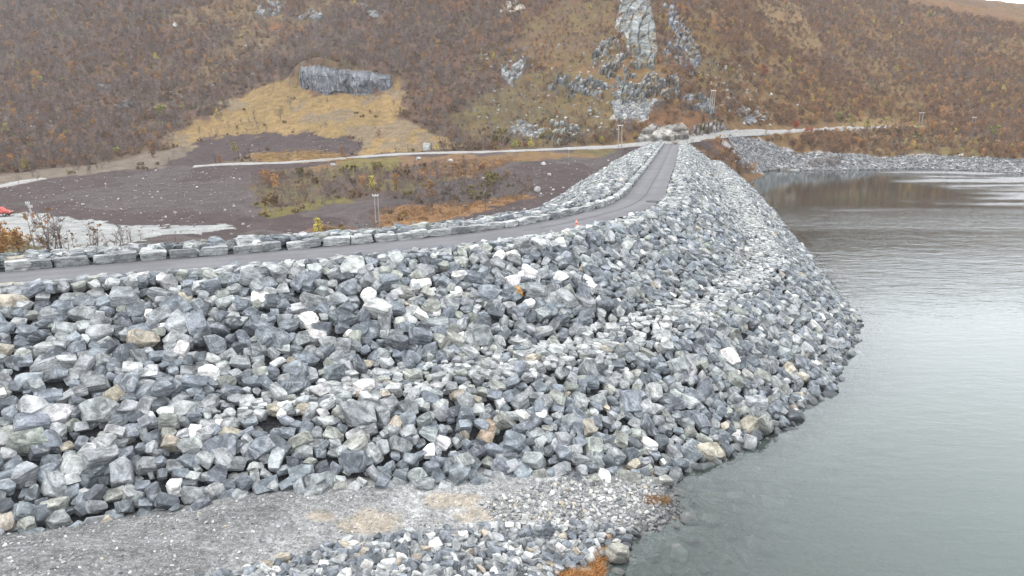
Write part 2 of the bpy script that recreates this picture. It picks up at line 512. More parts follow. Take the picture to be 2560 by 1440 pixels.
def ter(X, Y):
    z = ter_open(X, Y)
    yb = np.interp(X, QB[:, 0], QB[:, 1]); hh = np.interp(X, QB[:, 0], QH)
    back = Y - yb
    out = np.maximum(QB[0, 0] - X, X - QB[-1, 0])
    m = sstep(2.6, 6.0, back) * sstep(46, 10, back) * sstep(11, 0, out)
    return z + m * hh


def tcast(x, y): return cast(ter, np.asarray(x, float), np.asarray(y, float), 100., 700., 300)


# ------------------------------------------------------------------ land cover
PG = dict(
    apron=[(400, 358), (480, 300), (600, 240), (700, 200), (755, 190), (765, 232), (850, 242), (945, 240), (985, 195), (1010, 205), (1015, 250), (1000, 290), (1080, 332), (1155, 372), (1020, 380), (900, 386), (890, 345), (750, 335), (600, 340), (520, 345), (470, 372)],
    soilB=[(505, 352), (600, 340), (750, 334), (885, 344), (897, 368), (860, 388), (800, 380), (700, 384), (600, 398), (470, 416), (400, 412), (450, 385)],
    goldstrip=[(630, 388), (750, 374), (860, 388), (890, 400), (760, 404), (640, 402)],
    greyband=[(-400, 470), (0, 438), (200, 410), (420, 372), (510, 352), (460, 385), (420, 415), (300, 424), (130, 450), (0, 468), (-400, 500)],
    pad=[(-300, 520), (0, 533), (60, 531), (130, 534), (200, 545), (300, 560), (400, 567), (480, 563), (560, 558), (578, 566), (500, 579), (420, 592), (340, 603), (290, 620), (220, 650), (120, 640), (95, 606), (60, 590), (0, 585), (-300, 600)],
    mound=[(-200, 560), (0, 572), (60, 590), (100, 606), (125, 650), (0, 680), (-200, 690)],
    thicket=[(628, 450), (700, 425), (830, 405), (1000, 392), (1250, 386), (1440, 378), (1560, 368), (1500, 392), (1400, 398), (1270, 412), (1190, 436), (1090, 452), (1030, 478), (960, 490), (860, 508), (760, 532), (690, 546), (655, 520)],
    rusty=[(1100, 405), (1240, 398), (1300, 392), (1250, 418), (1170, 442), (1060, 440), (1040, 425)],
    moss=[(850, 400), (990, 392), (1010, 420), (950, 432), (860, 420)],
    moss2=[(655, 510), (760, 515), (860, 495), (870, 508), (760, 532), (690, 546)],
    thicket2=[(1020, 478), (1090, 455), (1300, 440), (1335, 470), (1312, 492), (1240, 512), (1130, 525), (1000, 520), (960, 505)],
    ograss=[(925, 530), (1010, 516), (1130, 512), (1240, 498), (1310, 478), (1316, 494), (1230, 522), (1130, 545), (1050, 562), (930, 562)],
    shrub=[(775, 575), (800, 555), (840, 560), (880, 570), (880, 605), (775, 605)],
    darkabut=[(1725, 352), (1765, 344), (1812, 338), (1834, 360), (1842, 392), (1825, 400), (1775, 378)],
    spoil=[(1815, 338), (1870, 345), (1930, 362), (1985, 382), (2030, 402), (2020, 418), (1950, 424), (1870, 432), (1838, 405), (1840, 380)],
    beach=[(1985, 384), (2060, 384), (2150, 388), (2260, 388), (2400, 392), (2560, 398), (3000, 398), (3000, 470), (2000, 430)],
    yellow1=[(1880, -20), (1960, -20), (2010, 40), (2040, 90), (2075, 135), (2040, 150), (1960, 105), (1915, 40)],
    yellow2=[(2100, 298), (2250, 296), (2300, 312), (2200, 318), (2100, 316)],
    green3=[(2280, 340), (2420, 350), (2480, 385), (2400, 392), (2280, 380)],
    mossy=[(1180, 250), (1330, 180), (1520, 180), (1560, 260), (1560, 330), (1380, 370), (1180, 370), (1120, 300)],
    redheath=[(1400, 0), (1540, 0), (1545, 160), (1420, 190), (1280, 130), (1330, 50)],
    redheath2=[(1580, 310), (1640, 270), (1720, 290), (1800, 300), (1760, 318), (1640, 318)],
    tan=[(1700, 20), (1800, 90), (1860, 200), (1800, 230), (1740, 200)],
    redpatch=[(640, 62), (740, 60), (800, 78), (700, 88)],
    talus=[(1535, 262), (1640, 262), (1612, 305), (1560, 305)],
)
LC = {  # linear albedo
    'heath': (0.112, 0.066, 0.043), 'heath2': (0.085, 0.058, 0.044), 'rust': (0.145, 0.070, 0.032), 'olive': (0.105, 0.085, 0.034),
    'gold': (0.215, 0.148, 0.066), 'soil': (0.055, 0.040, 0.039), 'soil2': (0.074, 0.063, 0.060), 'pad': (0.25, 0.255, 0.25), 'grey': (0.13, 0.108, 0.085),
    'orange': (0.175, 0.098, 0.045), 'moss': (0.115, 0.098, 0.03), 'gravel': (0.255, 0.257, 0.257), 'bed': (0.16, 0.17, 0.15), 'sand': (0.27, 0.235, 0.19),
}


def cover(X, Y, Z):
    """ground cover colour, gravel amount, tree density from world position"""
    n = len(X)
    P, dpt = project(np.stack([X, Y, Z], -1))
    sc = np.clip(dpt / 1900., 0.02, 1) ** -1
    jx = (fbm(X * 0.12, Y * 0.12, 31, 3) - 0.5) * 11 * sc + (fbm(X * 0.6, Y * 0.6, 33, 2) - 0.5) * 2.5 * sc
    jy = (fbm(X * 0.12, Y * 0.12, 37, 3) - 0.5) * 4 * sc + (fbm(X * 0.6, Y * 0.6, 39, 2) - 0.5) * 1.2 * sc
    hz_ = sstep(240, 300, Y)
    px = P[:, 0] + np.clip(jx, -30, 30) * (0.8 + 0.6 * hz_); py = P[:, 1] + np.clip(jy, -14, 14) * (0.5 + 0.7 * hz_)
    col = np.empty((n, 3)); grav = np.zeros(n); tree = np.ones(n)
    a = fbm(X * 0.02, Y * 0.02, 41, 4); b = fbm(X * 0.07, Y * 0.07, 45, 4); c = fbm(X * 0.3, Y * 0.3, 47, 3)
    mixw = sstep(0.42, 0.62, a)[:, None]
    col[:] = np.array(LC['heath']) * (1 - mixw) + np.array(LC['heath2']) * mixw
    w = (sstep(0.54, 0.68, b) * 0.8)[:, None]; col[:] = col * (1 - w) + np.array(LC['rust']) * w
    w = (sstep(0.55, 0.7, fbm(X * 0.09, Y * 0.09, 51, 4)) * 0.75)[:, None]; col[:] = col * (1 - w) + np.array(LC['olive']) * w

    cool = (sstep(1300, 700, px) * 0.45)[:, None]
    col[:] = col * (1 - cool) + np.array((0.098, 0.072, 0.062)) * cool
    warm = (sstep(1250, 1700, px) * 0.62 * sstep(-60, 60, py))[:, None]
    col[:] = col * (1 - warm) + np.array((0.148, 0.082, 0.033)) * warm

    streak = sstep(0.585, 0.72, fbm(X * 0.030 + 5, Y * 0.011, 121, 4)) * sstep(270, 320, Y) * sstep(250, 500, px)
    sk = (streak * 0.55)[:, None]; col[:] = col * (1 - sk) + np.array((0.165, 0.112, 0.045)) * sk; tree -= 0.45 * streak

    def put(m, key, t, g=0.0, f=1.0):
        col[m] = col[m] * (1 - f) + np.array(LC[key]) * f; tree[m] = t; grav[m] = g
    ip = lambda k: inpoly(px, py, PG[k])
    # whole valley floor behind the road is bare dark earth
    valley = inpoly(px, py, [(-400, 480), (0, 455), (130, 448), (300, 424), (480, 412), (640, 408), (900, 392), (1100, 382), (1500, 366), (1650, 352), (1700, 400), (1600, 700), (-400, 800)]) & (Y > 95)
    put(valley, 'soil', 0.0, 0.5)
    sv = valley & (fbm(X * 0.06, Y * 0.035, 61, 3) > 0.56); put(sv, 'soil2', 0.0, 0.6, 0.7)
    put(ip('greyband') & (Y > 95), 'grey', 0.05, 0.5, 0.8)
    put(ip('mossy'), 'olive', 0.45, 0, 0.6); put(ip('redheath'), 'olive', 0.5, 0, 0.35); put(ip('redheath2'), 'rust', 0.35, 0, 0.5)
    put(ip('tan'), 'olive', 0.5, 0, 0.4); put(ip('redpatch'), 'rust', 0.3, 0, 1.0)
    put(ip('apron'), 'gold', 0.03, 0.1)
    gb_ = ip('apron') & (b > 0.47); put(gb_, 'olive', 0.05, 0.1, 0.22)
    gc_ = ip('apron') & (c > 0.58); put(gc_, 'heath', 0.05, 0.1, 0.3)
    ga = ip('apron') & (fbm(X * 0.09, Y * 0.05, 63, 3) > 0.6); put(ga, 'grey', 0.0, 0.4, 0.6)
    put(ip('soilB'), 'soil', 0.0, 0.5); put(ip('goldstrip'), 'gold', 0.1, 0, 0.8)
    put(ip('thicket'), 'heath2', 0.6, 0, 1.0); m = ip('thicket') & (b > 0.48); put(m, 'olive', 0.45, 0, 0.8); m = ip('thicket') & (a > 0.55); put(m, 'orange', 0.4, 0, 0.6)
    put(ip('rusty'), 'orange', 0.35, 0, 0.8); put(ip('moss'), 'moss', 0.4, 0, 0.8); put(ip('moss2'), 'moss', 0.25, 0, 0.8)
    put(ip('thicket2'), 'soil2', 0.7, 0.2, 0.6); put(ip('ograss'), 'orange', 0.12, 0, 0.95)
    put(ip('shrub'), 'heath', 0.6); put(ip('mound'), 'olive', 0.3, 0, 0.7)
    put(ip('pad') & (Y > 95), 'pad', 0.0, 0.25)
    put(ip('darkabut'), 'soil', 0.0, 0.3); m = ip('darkabut') & (b > 0.5); put(m, 'rust', 0.3, 0, 0.7)
    put(ip('yellow1'), 'gold', 0.35, 0, 0.5); put(ip('yellow2'), 'gold', 0.2, 0, 0.5); put(ip('green3'), 'moss', 0.4, 0, 0.6)
    put(ip('spoil') | ip('talus'), 'gravel', 0.0, 0.8, 0.85); put(ip('beach'), 'gravel', 0.0, 0.8, 0.85)
    # near gravel track and the shelving lake bed
    nr = (Y < 80); put(nr, 'gravel', 0.0, 0.6)
    g1 = sstep(0.5, 0.62, fbm(X * 0.35 + 3, Y * 0.55, 71, 3))
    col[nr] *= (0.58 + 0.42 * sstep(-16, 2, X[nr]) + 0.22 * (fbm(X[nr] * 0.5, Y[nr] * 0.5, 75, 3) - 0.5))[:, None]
    for (cx, cy, rx, ry) in [(930, 1305, 95, 34), (1130, 1250, 90, 26), (1200, 1285, 75, 22), (800, 1290, 40, 16)]:
        q = ((P[:, 0] - cx) / rx) ** 2 + ((P[:, 1] - cy) / ry) ** 2 + (fbm(X * 1.3, Y * 1.3, 77, 3) - 0.5) * 1.6
        w = (nr * sstep(1.1, 0.45, q) * 0.85)[:, None]; col[:] = col * (1 - w) + np.array(LC['sand']) * w
        grav[:] = grav * (1 - 0.7 * w[:, 0])
    put((Z < -0.25) & (Y < 130), 'bed', 0.0, 0.6, 0.8)
    put((Z < -0.4) & (Y >= 130), 'bed', 0.0, 0.6, 0.8)
    wetw = (sstep(0.22, 0.02, Z + (c - 0.5) * 0.2) * 0.6)[:, None]; col[:] = col * (1 - wetw * (Y < 80)[:, None])
    tree[(Z < 1.2) & (X > 40)] = 0
    return col * (0.9 + 0.2 * c)[:, None], grav, tree, P


# ------------------------------------------------------------------ terrain mesh (polar rings around the view point)
NA, NRg = 900, 780
az = np.linspace(R(-43), R(43), NA)
rg = np.geomspace(19, 790, NRg)
AA, RR = np.meshgrid(az, rg)
X = (np.sin(AA) * RR).ravel(); Y = (np.cos(AA) * RR).ravel()
Z = ter(X, Y)
col, grav, treed, PP = cover(X, Y, Z)
bb = (X > -85) & (X < 125) & (Y > 10) & (Y < 300)
E = np.full(len(X), -50.); E[bb] = dam_z(X[bb], Y[bb])
# push the ground well under the dam where the dam covers it
Z = np.where(E > Z + 0.6, np.minimum(Z, E - 0.9), Z)
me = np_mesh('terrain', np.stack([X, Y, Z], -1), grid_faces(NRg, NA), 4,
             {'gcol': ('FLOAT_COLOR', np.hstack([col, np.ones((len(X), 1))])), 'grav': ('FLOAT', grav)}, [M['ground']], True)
tag(obj('terrain', me), kind='structure', label='heath and dark earth hillside with the gravel shelf by the lake')

# ------------------------------------------------------------------ dam core
gx = np.arange(-80, 122, 0.8); gy = np.arange(12, 292, 0.8)
GX, GY = np.meshgrid(gx, gy)
gz, gu, gs = dam_z(GX.ravel(), GY.ravel(), True)
gt = ter(GX.ravel(), GY.ravel())
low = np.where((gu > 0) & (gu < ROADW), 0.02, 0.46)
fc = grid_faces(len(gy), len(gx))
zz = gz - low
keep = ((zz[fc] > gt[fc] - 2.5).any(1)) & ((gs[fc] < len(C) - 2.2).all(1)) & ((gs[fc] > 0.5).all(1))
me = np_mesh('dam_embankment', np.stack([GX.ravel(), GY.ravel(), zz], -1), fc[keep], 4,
             {'gcol': ('FLOAT_COLOR', np.tile((0.04, 0.042, 0.045, 1), (len(zz), 1))), 'grav': ('FLOAT', np.ones(len(zz)))}, [M['ground']], True)  # rockfill coloured near black, painting in the shade of gaps between boulders
tag(obj('dam_embankment', me), kind='structure', label='fine rockfill under the boulders of the dam')

# ------------------------------------------------------------------ road
us = np.linspace(-0.15, ROADW + 0.15, 12)
n = len(C) - 1
wob = (fbm(np.arange(len(C)) * 0.35, np.zeros(len(C)), 81, 3) - 0.5) * 0.3
RV = []; RU = []
for i in range(len(C)):
    for j, u in enumerate(us):
        uu = u + (wob[i] if j == len(us) - 1 else 0)
        p = C[i] + NOR[i] * uu
        RV.append((p[0], p[1], ZC + 0.03 * (1 - abs(2 * (u / ROADW) - 1)))); RU.append(uu)
me = np_mesh('road', np.array(RV), grid_faces(len(C), len(us)), 4, {'roadu': ('FLOAT', np.array(RU))}, [M['asphalt']], True)
road = tag(obj('road', me), kind='structure', label='narrow grey asphalt road curving along the crest of the dam')


def strip(i0, i1, u, w, z):
    V = []; ii = np.arange(i0, i1)
    for i in ii:
        uj = u + 0.12 * (fbm(np.array([i * 0.2]), np.array([u]), 83, 3)[0] - 0.5)
        for q in (-1, 1):
            p = C[i] + NOR[i] * (uj + q * w / 2); V.append((p[0], p[1], z))
    return np.array(V), grid_faces(len(ii), 2)


i_bend = int(np.argmin(np.hypot(C[:, 0] - 7, C[:, 1] - 77)))
V, f = strip(i_bend - 10, len(C) - 10, ROADW * 0.52, 0.10, ZC + 0.038)
obj('joint', np_mesh('joint', V, f, 4, None, [M['seam']]), road)
for (off, uu) in ((22, 0.0), (66, 0.0), (100, 0.0), (130, 0)):
    V = []; i = i_bend + off
    for u in np.linspace(0, ROADW, 8):
        for q in (-0.09, 0.09):
            p = C[i] + NOR[i] * u + TAN[i] * (q + 0.1 * math.sin(u * 3)); V.append((p[0], p[1], ZC + 0.037))
    obj('crack', np_mesh('crack', np.array(V), grid_faces(8, 2), 4, None, [M['seam']]), road)

# ------------------------------------------------------------------ rock prototypes
def make_proto(seed, dims, cuts=9, bev=0.05, detail=1, boxy=False):
    r = random.Random(seed); bm = bmesh.new()
    bmesh.ops.create_cube(bm, size=2.0)
    for v in bm.verts:
        v.co.x += r.uniform(-.18, .18); v.co.y += r.uniform(-.18, .18); v.co.z += r.uniform(-.15, .15)
    for c in range(cuts):
        d = Vector((r.gauss(0, 1), r.gauss(0, 1), r.gauss(0, 0.8))).normalized()
        k = abs(d.x) + abs(d.y) + abs(d.z)
        dist = (0.80 if boxy else r.uniform(0.55, 0.78)) * k * (r.uniform(0.95, 1.08) if boxy else 1)
        bmesh.ops.bisect_plane(bm, geom=bm.verts[:] + bm.edges[:] + bm.faces[:], plane_co=d * dist, plane_no=d, clear_outer=True)
        ed = [e for e in bm.edges if e.is_boundary]
        if ed: bmesh.ops.holes_fill(bm, edges=ed, sides=0)
    bmesh.ops.remove_doubles(bm, verts=bm.verts, dist=0.08)
    for v in bm.verts: v.co = Vector((v.co.x * dims[0], v.co.y * dims[1], v.co.z * dims[2]))
    if detail:
        bmesh.ops.bevel(bm, geom=bm.edges[:], offset=bev, segments=1, affect='EDGES', clamp_overlap=True)
    bmesh.ops.triangulate(bm, faces=bm.faces)
    if detail > 1:
        bmesh.ops.subdivide_edges(bm, edges=[e for e in bm.edges if e.calc_length() > 0.35], cuts=1, use_grid_fill=True)
        for v in bm.verts:
            v.co += Vector((r.uniform(-1, 1), r.uniform(-1, 1), r.uniform(-1, 1))) * 0.028
        bmesh.ops.triangulate(bm, faces=bm.faces)
    bmesh.ops.recalc_face_normals(bm, faces=bm.faces)
    bm.verts.index_update()
    V = np.array([v.co[:] for v in bm.verts]); T = np.array([[v.index for v in f.verts] for f in bm.faces], np.int32)
    bm.free()
    return V, T


def protos(n, seed, detail, bev, boxy=False, flat=(0.42, 0.8)):
    out = []; r = random.Random(seed)
    for i in range(n):
        dims = (1.0, r.uniform(0.62, 0.92), r.uniform(*flat))
        out.append(make_proto(seed * 100 + i, dims, r.randint(7, 11), bev, detail, boxy))
    return out


P_NEAR = protos(36, 1, 2, 0.045)
P_MID = protos(24, 2, 1, 0.05)
P_FAR = protos(14, 3, 0, 0.0)
P_TINY = protos(8, 4, 0, 0.0)
P_BOX = protos(16, 5, 2, 0.05, True, (0.7, 0.8))
P_SLAB = protos(16, 8, 0, 0.0, False, (0.6, 0.95))
P_ROUND = protos(16, 6, 1, 0.16, False, (0.6, 0.85))

PAL = [  # name, albedo, weight
    ('slate grey', (0.098, 0.109, 0.122), 0.16), ('blue grey', (0.148, 0.166, 0.186), 0.33), ('mid grey', (0.205, 0.217, 0.224), 0.28),
    ('pale grey', (0.300, 0.311, 0.310), 0.15), ('greenish grey', (0.220, 0.230, 0.210), 0.07), ('buff', (0.290, 0.262, 0.215), 0.010),
    ('white', (0.60, 0.587, 0.575), 0.024), ('rust stained', (0.27, 0.215, 0.16), 0.0)]
PW = np.array([p[2] for p in PAL]); PW = PW / PW.sum()


def rock_arrays(proto, size, rot, pos, colr, seed):
    V, T = proto
    s = np.broadcast_to(np.asarray(size, float), (3,))
    L = V * s
    return L @ rot.T + pos, T, np.tile(colr, (len(V), 1)), L * 1.0 + seed * np.array([13.7, 5.1, 9.3])


def rot_to(nrm, yaw, tilt, rng):
    """rotation matrix: z near nrm, tilted"""
    z = np.asarray(nrm, float) + rng.normal(0, tilt, 3); z /= np.linalg.norm(z)
    a = np.array([math.cos(yaw), math.sin(yaw), 0.0]); a = a - z * a.dot(z); a /= np.linalg.norm(a)
    return np.stack([a, np.cross(z, a), z], 1)


def merge_rocks(name, L):
    vs = []; ts = []; cs = []; ls = []; o = 0
    for V, T, c, l in L:
        vs.append(V); ts.append(T + o); cs.append(c); ls.append(l); o += len(V)
    V = np.vstack(vs); T = np.vstack(ts); c = np.vstack(cs); l = np.vstack(ls)
    return np_mesh(name, V, T, 3, {'rcol': ('FLOAT_COLOR', np.hstack([c, np.ones((len(c), 1))])), 'lc': ('FLOAT_VECTOR', l)}, [M['rock']], False)


def one_rock(name, arr, parent=None):
    """one rock as an object whose origin is at its own centre"""
    V, T, c, l = arr; ctr = V.mean(0)
    me = np_mesh(name, V - ctr, T, 3, {'rcol': ('FLOAT_COLOR', np.hstack([c, np.ones((len(c), 1))])), 'lc': ('FLOAT_VECTOR', l)}, [M['rock']], False)
    o = obj(name, me, parent); o.location = ctr
    return o


def poisson(cx, cy, cz, rad, cell, order=None, pre=None):
    """greedy dart throwing, each point with own radius"""
    grid = {}; acc = []
    idx = range(len(cx)) if order is None else order
    for (x, y, z, r) in (pre or []):
        grid.setdefault((int(x // cell), int(y // cell), int(z // cell)), []).append((x, y, z, r))
    for i in idx:
        x, y, z, r = cx[i], cy[i], cz[i], rad[i]
        gxi, gyi, gzi = int(x // cell), int(y // cell), int(z // cell); ok = True
        for a in (-1, 0, 1):
            for b in (-1, 0, 1):
                for c_ in (-1, 0, 1):
                    for (x2, y2, z2, r2) in grid.get((gxi + a, gyi + b, gzi + c_), ()):
                        m = r + r2
                        if (x - x2) ** 2 + (y - y2) ** 2 + (z - z2) ** 2 < m * m: ok = False; break
                    if not ok: break
                if not ok: break
            if not ok: break
        if ok:
            grid.setdefault((gxi, gyi, gzi), []).append((x, y, z, r)); acc.append(i)
    return acc, grid


def ordinal(k):
    if 10 <= k % 100 <= 20: return f'{k}th'
    return f'{k}' + {1: 'st', 2: 'nd', 3: 'rd'}.get(k % 10, 'th')


def normals_of(fn, x, y, e=0.6):
    dx = (fn(x + e, y) - fn(x - e, y)) / (2 * e); dy = (fn(x, y + e) - fn(x, y - e)) / (2 * e)
    n = np.stack([-dx, -dy, np.ones_like(dx)], -1)
    return n / np.linalg.norm(n, axis=-1, keepdims=True)


# ------------------------------------------------------------------ riprap on the dam
NC = 480000
rx = RNG.uniform(-75, 118, NC); ry = RNG.uniform(20, 282, NC)
rz, ru, rs = dam_z(rx, ry, True); rb_ = dam_z.bench.copy()
ok = ((ru > ROADW + 0.45) | (ru < -1.35)) & (rz > -2.6) & (rs < len(C) - 4) & (rs > 1)
rx, ry, rz, ru, rs, rb_ = rx[ok], ry[ok], rz[ok], ru[ok], rs[ok], rb_[ok]
ok = rz > ter(rx, ry) - 0.25
rx, ry, rz, ru, rs, rb_ = rx[ok], ry[ok], rz[ok], ru[ok], rs[ok], rb_[ok]
pp, dp = project(np.stack([rx, ry, rz], -1))
nn = normals_of(dam_z, rx, ry)
vw = np.stack([-rx, -ry, H - rz], -1); vw /= np.linalg.norm(vw, axis=1)[:, None]
ok = (pp[:, 0] > -260) & (pp[:, 0] < 2800) & (pp[:, 1] < 1600) & (((nn * vw).sum(1) > -0.12) | (ru > -6))
rx, ry, rz, ru, rs, pp, dp, nn, rb_ = [a[ok] for a in (rx, ry, rz, ru, rs, pp, dp, nn, rb_)]
# half-length of each stone
n = len(rx)
sz = np.clip(RNG.lognormal(math.log(0.43), 0.26, n), 0.24, 0.82)
shoulder = (ru > 0) & (ru < ROADW + 3.4)
benchm = (ru > 0) & rb_
sz = np.where(benchm, sz * 0.75, sz)
sz = np.where((ru < 0), np.clip(sz, 0.34, 0.7), sz)
sz = np.where((ru > 0) & (ru < ROADW + 2.6), np.clip(sz, 0.28, 0.5), sz)
sz = sz * (1 - 0.22 * sstep(52, 85, dp))
sz = np.where(dp > 78, np.clip(sz, 0.25, 0.5), sz)
# larger stones settle first, only a few of the biggest
order = np.argsort(-sz + RNG.uniform(0, 1, n) ** 0.25 * 1.8)
acc, grid = poisson(rx, ry, rz, sz * 0.57, 1.3, order)
acc = np.array(acc)
# small fill stones in the gaps
rest = RNG.permutation(n)[: int(n * 0.6)]
s2 = RNG.uniform(0.18, 0.29, n)
pre = [(rx[i], ry[i], rz[i], sz[i] * 0.57) for i in acc]
acc2, _ = poisson(rx, ry, rz, s2 * 0.5, 1.3, rest[dp[rest] < 100], pre)
print('riprap stones', len(acc), len(acc2))
SPECIAL = {  # photo position -> tone index, half length, word
    (1292, 725): (7, 0.7, 'orange lichen covered boulder'), (30, 752): (5, 1.25, 'long buff yellow boulder'), (680, 1038): (5, 0.85, 'bright buff boulder'),
    (650, 745): (6, 1.1, None), (1050, 790): (6, 0.9, None), (1150, 740): (6, .8, None), (1035, 765): (6, .9, None), (1330, 680): (6, 1.2, None),
    (1250, 650): (6, .9, None), (1060, 715): (6, .75, None), (790, 830): (6, 1.0, None), (775, 805): (6, .8, None), (1150, 690): (6, .8, None),
    (1305, 1050): (6, .8, None), (1395, 705): (6, .9, None), (1100, 770): (6, .8, None), (1300, 700): (6, .6, None), (10, 1305): (5, 0.9, 'pinkish buff boulder'),
    (150, 1270): (4, 0.8, None), (905, 985): (7, 0.6, None), (955, 1000): (5, .6, None), (1140, 1000): (5, .7, None), (1230, 1070): (7, .8, 'boulder with rusty stain'),
    (1225, 1095): (7, .9, None), (2000, 985): (5, .7, None), (1880, 1060): (5, .7, None), (990, 1060): (5, .8, None), (560, 1080): (5, .8, None), (430, 1120): (5, .7, None)}
tone = RNG.choice(len(PAL), len(rx), p=PW)
# paler stone more frequent on crest, bench, downstream side and far straight
pale_p = sstep(70, 140, ry) * 0.35 + np.where(shoulder, 0.35, 0) + np.where(ru < 0, 0.3, 0) + np.where(benchm, 0.75, 0)
pick = RNG.uniform(0, 1, len(rx)) < pale_p
tone = np.where(pick & (tone < 3), RNG.choice([2, 3, 3], len(rx)), tone)
spec_of = {}
apx = pp[acc]
for (sx, sy), (tn, hl, wd) in SPECIAL.items():
    j = int(np.argmin((apx[:, 0] - sx) ** 2 + (apx[:, 1] - sy) ** 2)); i = acc[j]
    tone[i] = tn; sz[i] = max(sz[i], hl * 0.62); spec_of[i] = wd or ''
rocks = []
rr = np.random.default_rng(3)
for cnt, i in enumerate(list(acc) + list(acc2)):
    small = cnt >= len(acc)
    s = s2[i] if small else sz[i]
    dist = dp[i]
    pset = P_NEAR if dist < 62 else (P_MID if dist < 115 else P_FAR)
    tilt = 0.24 if not (shoulder[i] or ru[i] < 0) else 0.16
    if benchm[i]: tilt = 0.13
    ya = rr.uniform(0, 2 * math.pi)
    if rr.uniform() < 0.5: ya = math.atan2(TAN[int(rs[i])][1], TAN[int(rs[i])][0]) + rr.normal(0, 0.4)
    rot = rot_to(nn[i], ya, tilt, rr)
    pos = np.array([rx[i], ry[i], rz[i]]) + nn[i] * (s * rr.uniform(-0.08, 0.20) - (0.22 if small else 0) - (0.2 if ru[i] > 0 and ru[i] < ROADW + 1.6 else 0))
    cc = np.array(PAL[tone[i]][1]) * rr.uniform(0.86, 1.16) * (1 + rr.normal(0, 0.010, 3))
    if i in spec_of and tone[i] == 7 and 'lichen' in spec_of[i]: cc = np.array((0.40, 0.21, 0.06))
    size = s * np.array([rr.uniform(0.95, 1.2), rr.uniform(0.88, 1.12), rr.uniform(0.9, 1.15)])
    rocks.append((i, small, size, rock_arrays(pset[rr.integers(len(pset))], size, rot, pos, cc, cnt % 971), pos, rot))
# the 300 stones that show largest become boulders of their own
score = []
for q, (i, small, size, arr, pos, rot) in enumerate(rocks):
    p, d = project(pos)
    inside = (-10 < p[0] < 2570) and (p[1] < 1445) and ru[i] > ROADW
    score.append(((size[0] + size[1]) / d if inside and not small else -1) + (10 if i in spec_of else 0))
top = set(np.argsort(score)[::-1][:300].tolist())
bulk = [r[3] for q, r in enumerate(rocks) if q not in top]
tag(obj('riprap_rocks', merge_rocks('riprap_rocks', bulk)), kind='stuff', label='grey blasted rocks covering the dam faces')


def shape_word(size, rot):
    a, b, c = size[0], size[1] * 0.77, size[2] * 0.61
    up = abs(rot[2, 2])
    if a > 1.0: return 'big'
    if a / b > 1.55: return 'long'
    if up < 0.6: return 'tilted'
    if c / a > 0.62: return 'blocky'
    if c / a < 0.5: return 'flat'
    return 'angular'


def lay_rows(items, step):
    """items: list of (px, py, ...) -> rows from the bottom of the photo upwards, each ordered from the left"""
    out = {}
    ys = [it[1] for it in items]
    order = sorted(range(len(items)), key=lambda k: -items[k][1])
    row = 0; cur = []; rows = []
    n_per = step
    for k in range(0, len(order), n_per):
        rows.append(sorted(order[k:k + n_per], key=lambda q: items[q][0]))
    for r_i, rw in enumerate(rows):
        for j, q in enumerate(rw): out[q] = (r_i, j, len(rw))
    return out


sel = sorted(top)
items = []
for q in sel:
    p, d = project(rocks[q][4]); items.append((p[0], p[1]))


def toe_y(x): return np.interp(x, TOE[:, 0], TOE[:, 1])


bands = []
for (x, y) in items:
    up = toe_y(x) - y if x < 1625 else 0
    bands.append(int(max(0, up) // 42) if x < 1625 else -1 - int(y // 160))
byband = {}
for k, b in enumerate(bands): byband.setdefault(b, []).append(k)
for b, ks in byband.items():
    ks.sort(key=lambda k: items[k][0])
    for j, k in enumerate(ks):
        q = sel[k]; i, small, size, arr, pos, rot = rocks[q]
        o = one_rock('boulder', arr)
        w = spec_of.get(i)
        nm = PAL[tone[i]][0]
        head = w if w else f'{nm} {shape_word(size, rot)} boulder'
        tier = 'in the lowest course by the gravel track' if b == 0 else (f'in tier {b + 1} above the gravel track' if b > 0 else f'on the lake side, level {-b} from top')
        end = f', {ordinal(j + 1)} from the left' if len(ks) > 1 else ''
        tag(o, f'{head} {tier}{end}', 'boulder', 'boulders on the upstream face of the dam')

# ------------------------------------------------------------------ stone blocks along the road
i_s = int(np.argmin(np.hypot(C[:, 0] - pl[2][0], C[:, 1] - pl[2][1])))
blocks = []; st = max(1.0, i_s - 14.0); rb = np.random.default_rng(12)
while st < len(C) - 8:
    L = rb.uniform(1.25, 2.1)
    blocks.append((st, L)); st += L + rb.uniform(-0.02, 0.06)
vis = 0
for (st, L) in blocks:
    i = min(int(st + L / 2), len(C) - 1)
    t = TAN[i]; nrm = NOR[i]; hgt = rb.uniform(0.58, 0.76)
    p = C[i] - nrm * (0.50 + rb.uniform(-0.04, 0.05)); pos = np.array([p[0], p[1], ZC + hgt * 0.42])
    ang = math.atan2(t[1], t[0]) + rb.normal(0, 0.035)
    rot = np.array(Euler((rb.normal(0, 0.04), rb.normal(0, 0.03), ang)).to_matrix())
    V, T = P_BOX[rb.integers(len(P_BOX))]
    ext = V.max(0) - V.min(0)
    size = np.array([L * 1.07, 0.9, hgt]) / ext
    tn = int(rb.choice([2, 2, 3, 3, 3])); cc = np.array(PAL[tn][1]) * rb.uniform(0.8, 1.08)
    pxy, d = project(pos)
    o = one_rock('kerb_block', rock_arrays((V, T), size, rot, pos, cc, rb.integers(900)))
    if pxy[0] > -30:
        vis += 1
    far_ = ' past the bend' if st > i_bend else ''
    wd = PAL[tn][0]
    tag(o, f'{wd} kerb block lining the road{far_}, {ordinal(max(vis, 1))} from the left' if pxy[0] > -30 else f'{wd} kerb block just outside the left edge of the photo', 'stone block', 'stone blocks lining the road')
    if pxy[0] < -30 and pxy[0] < -120:
        bpy.data.objects.remove(o)

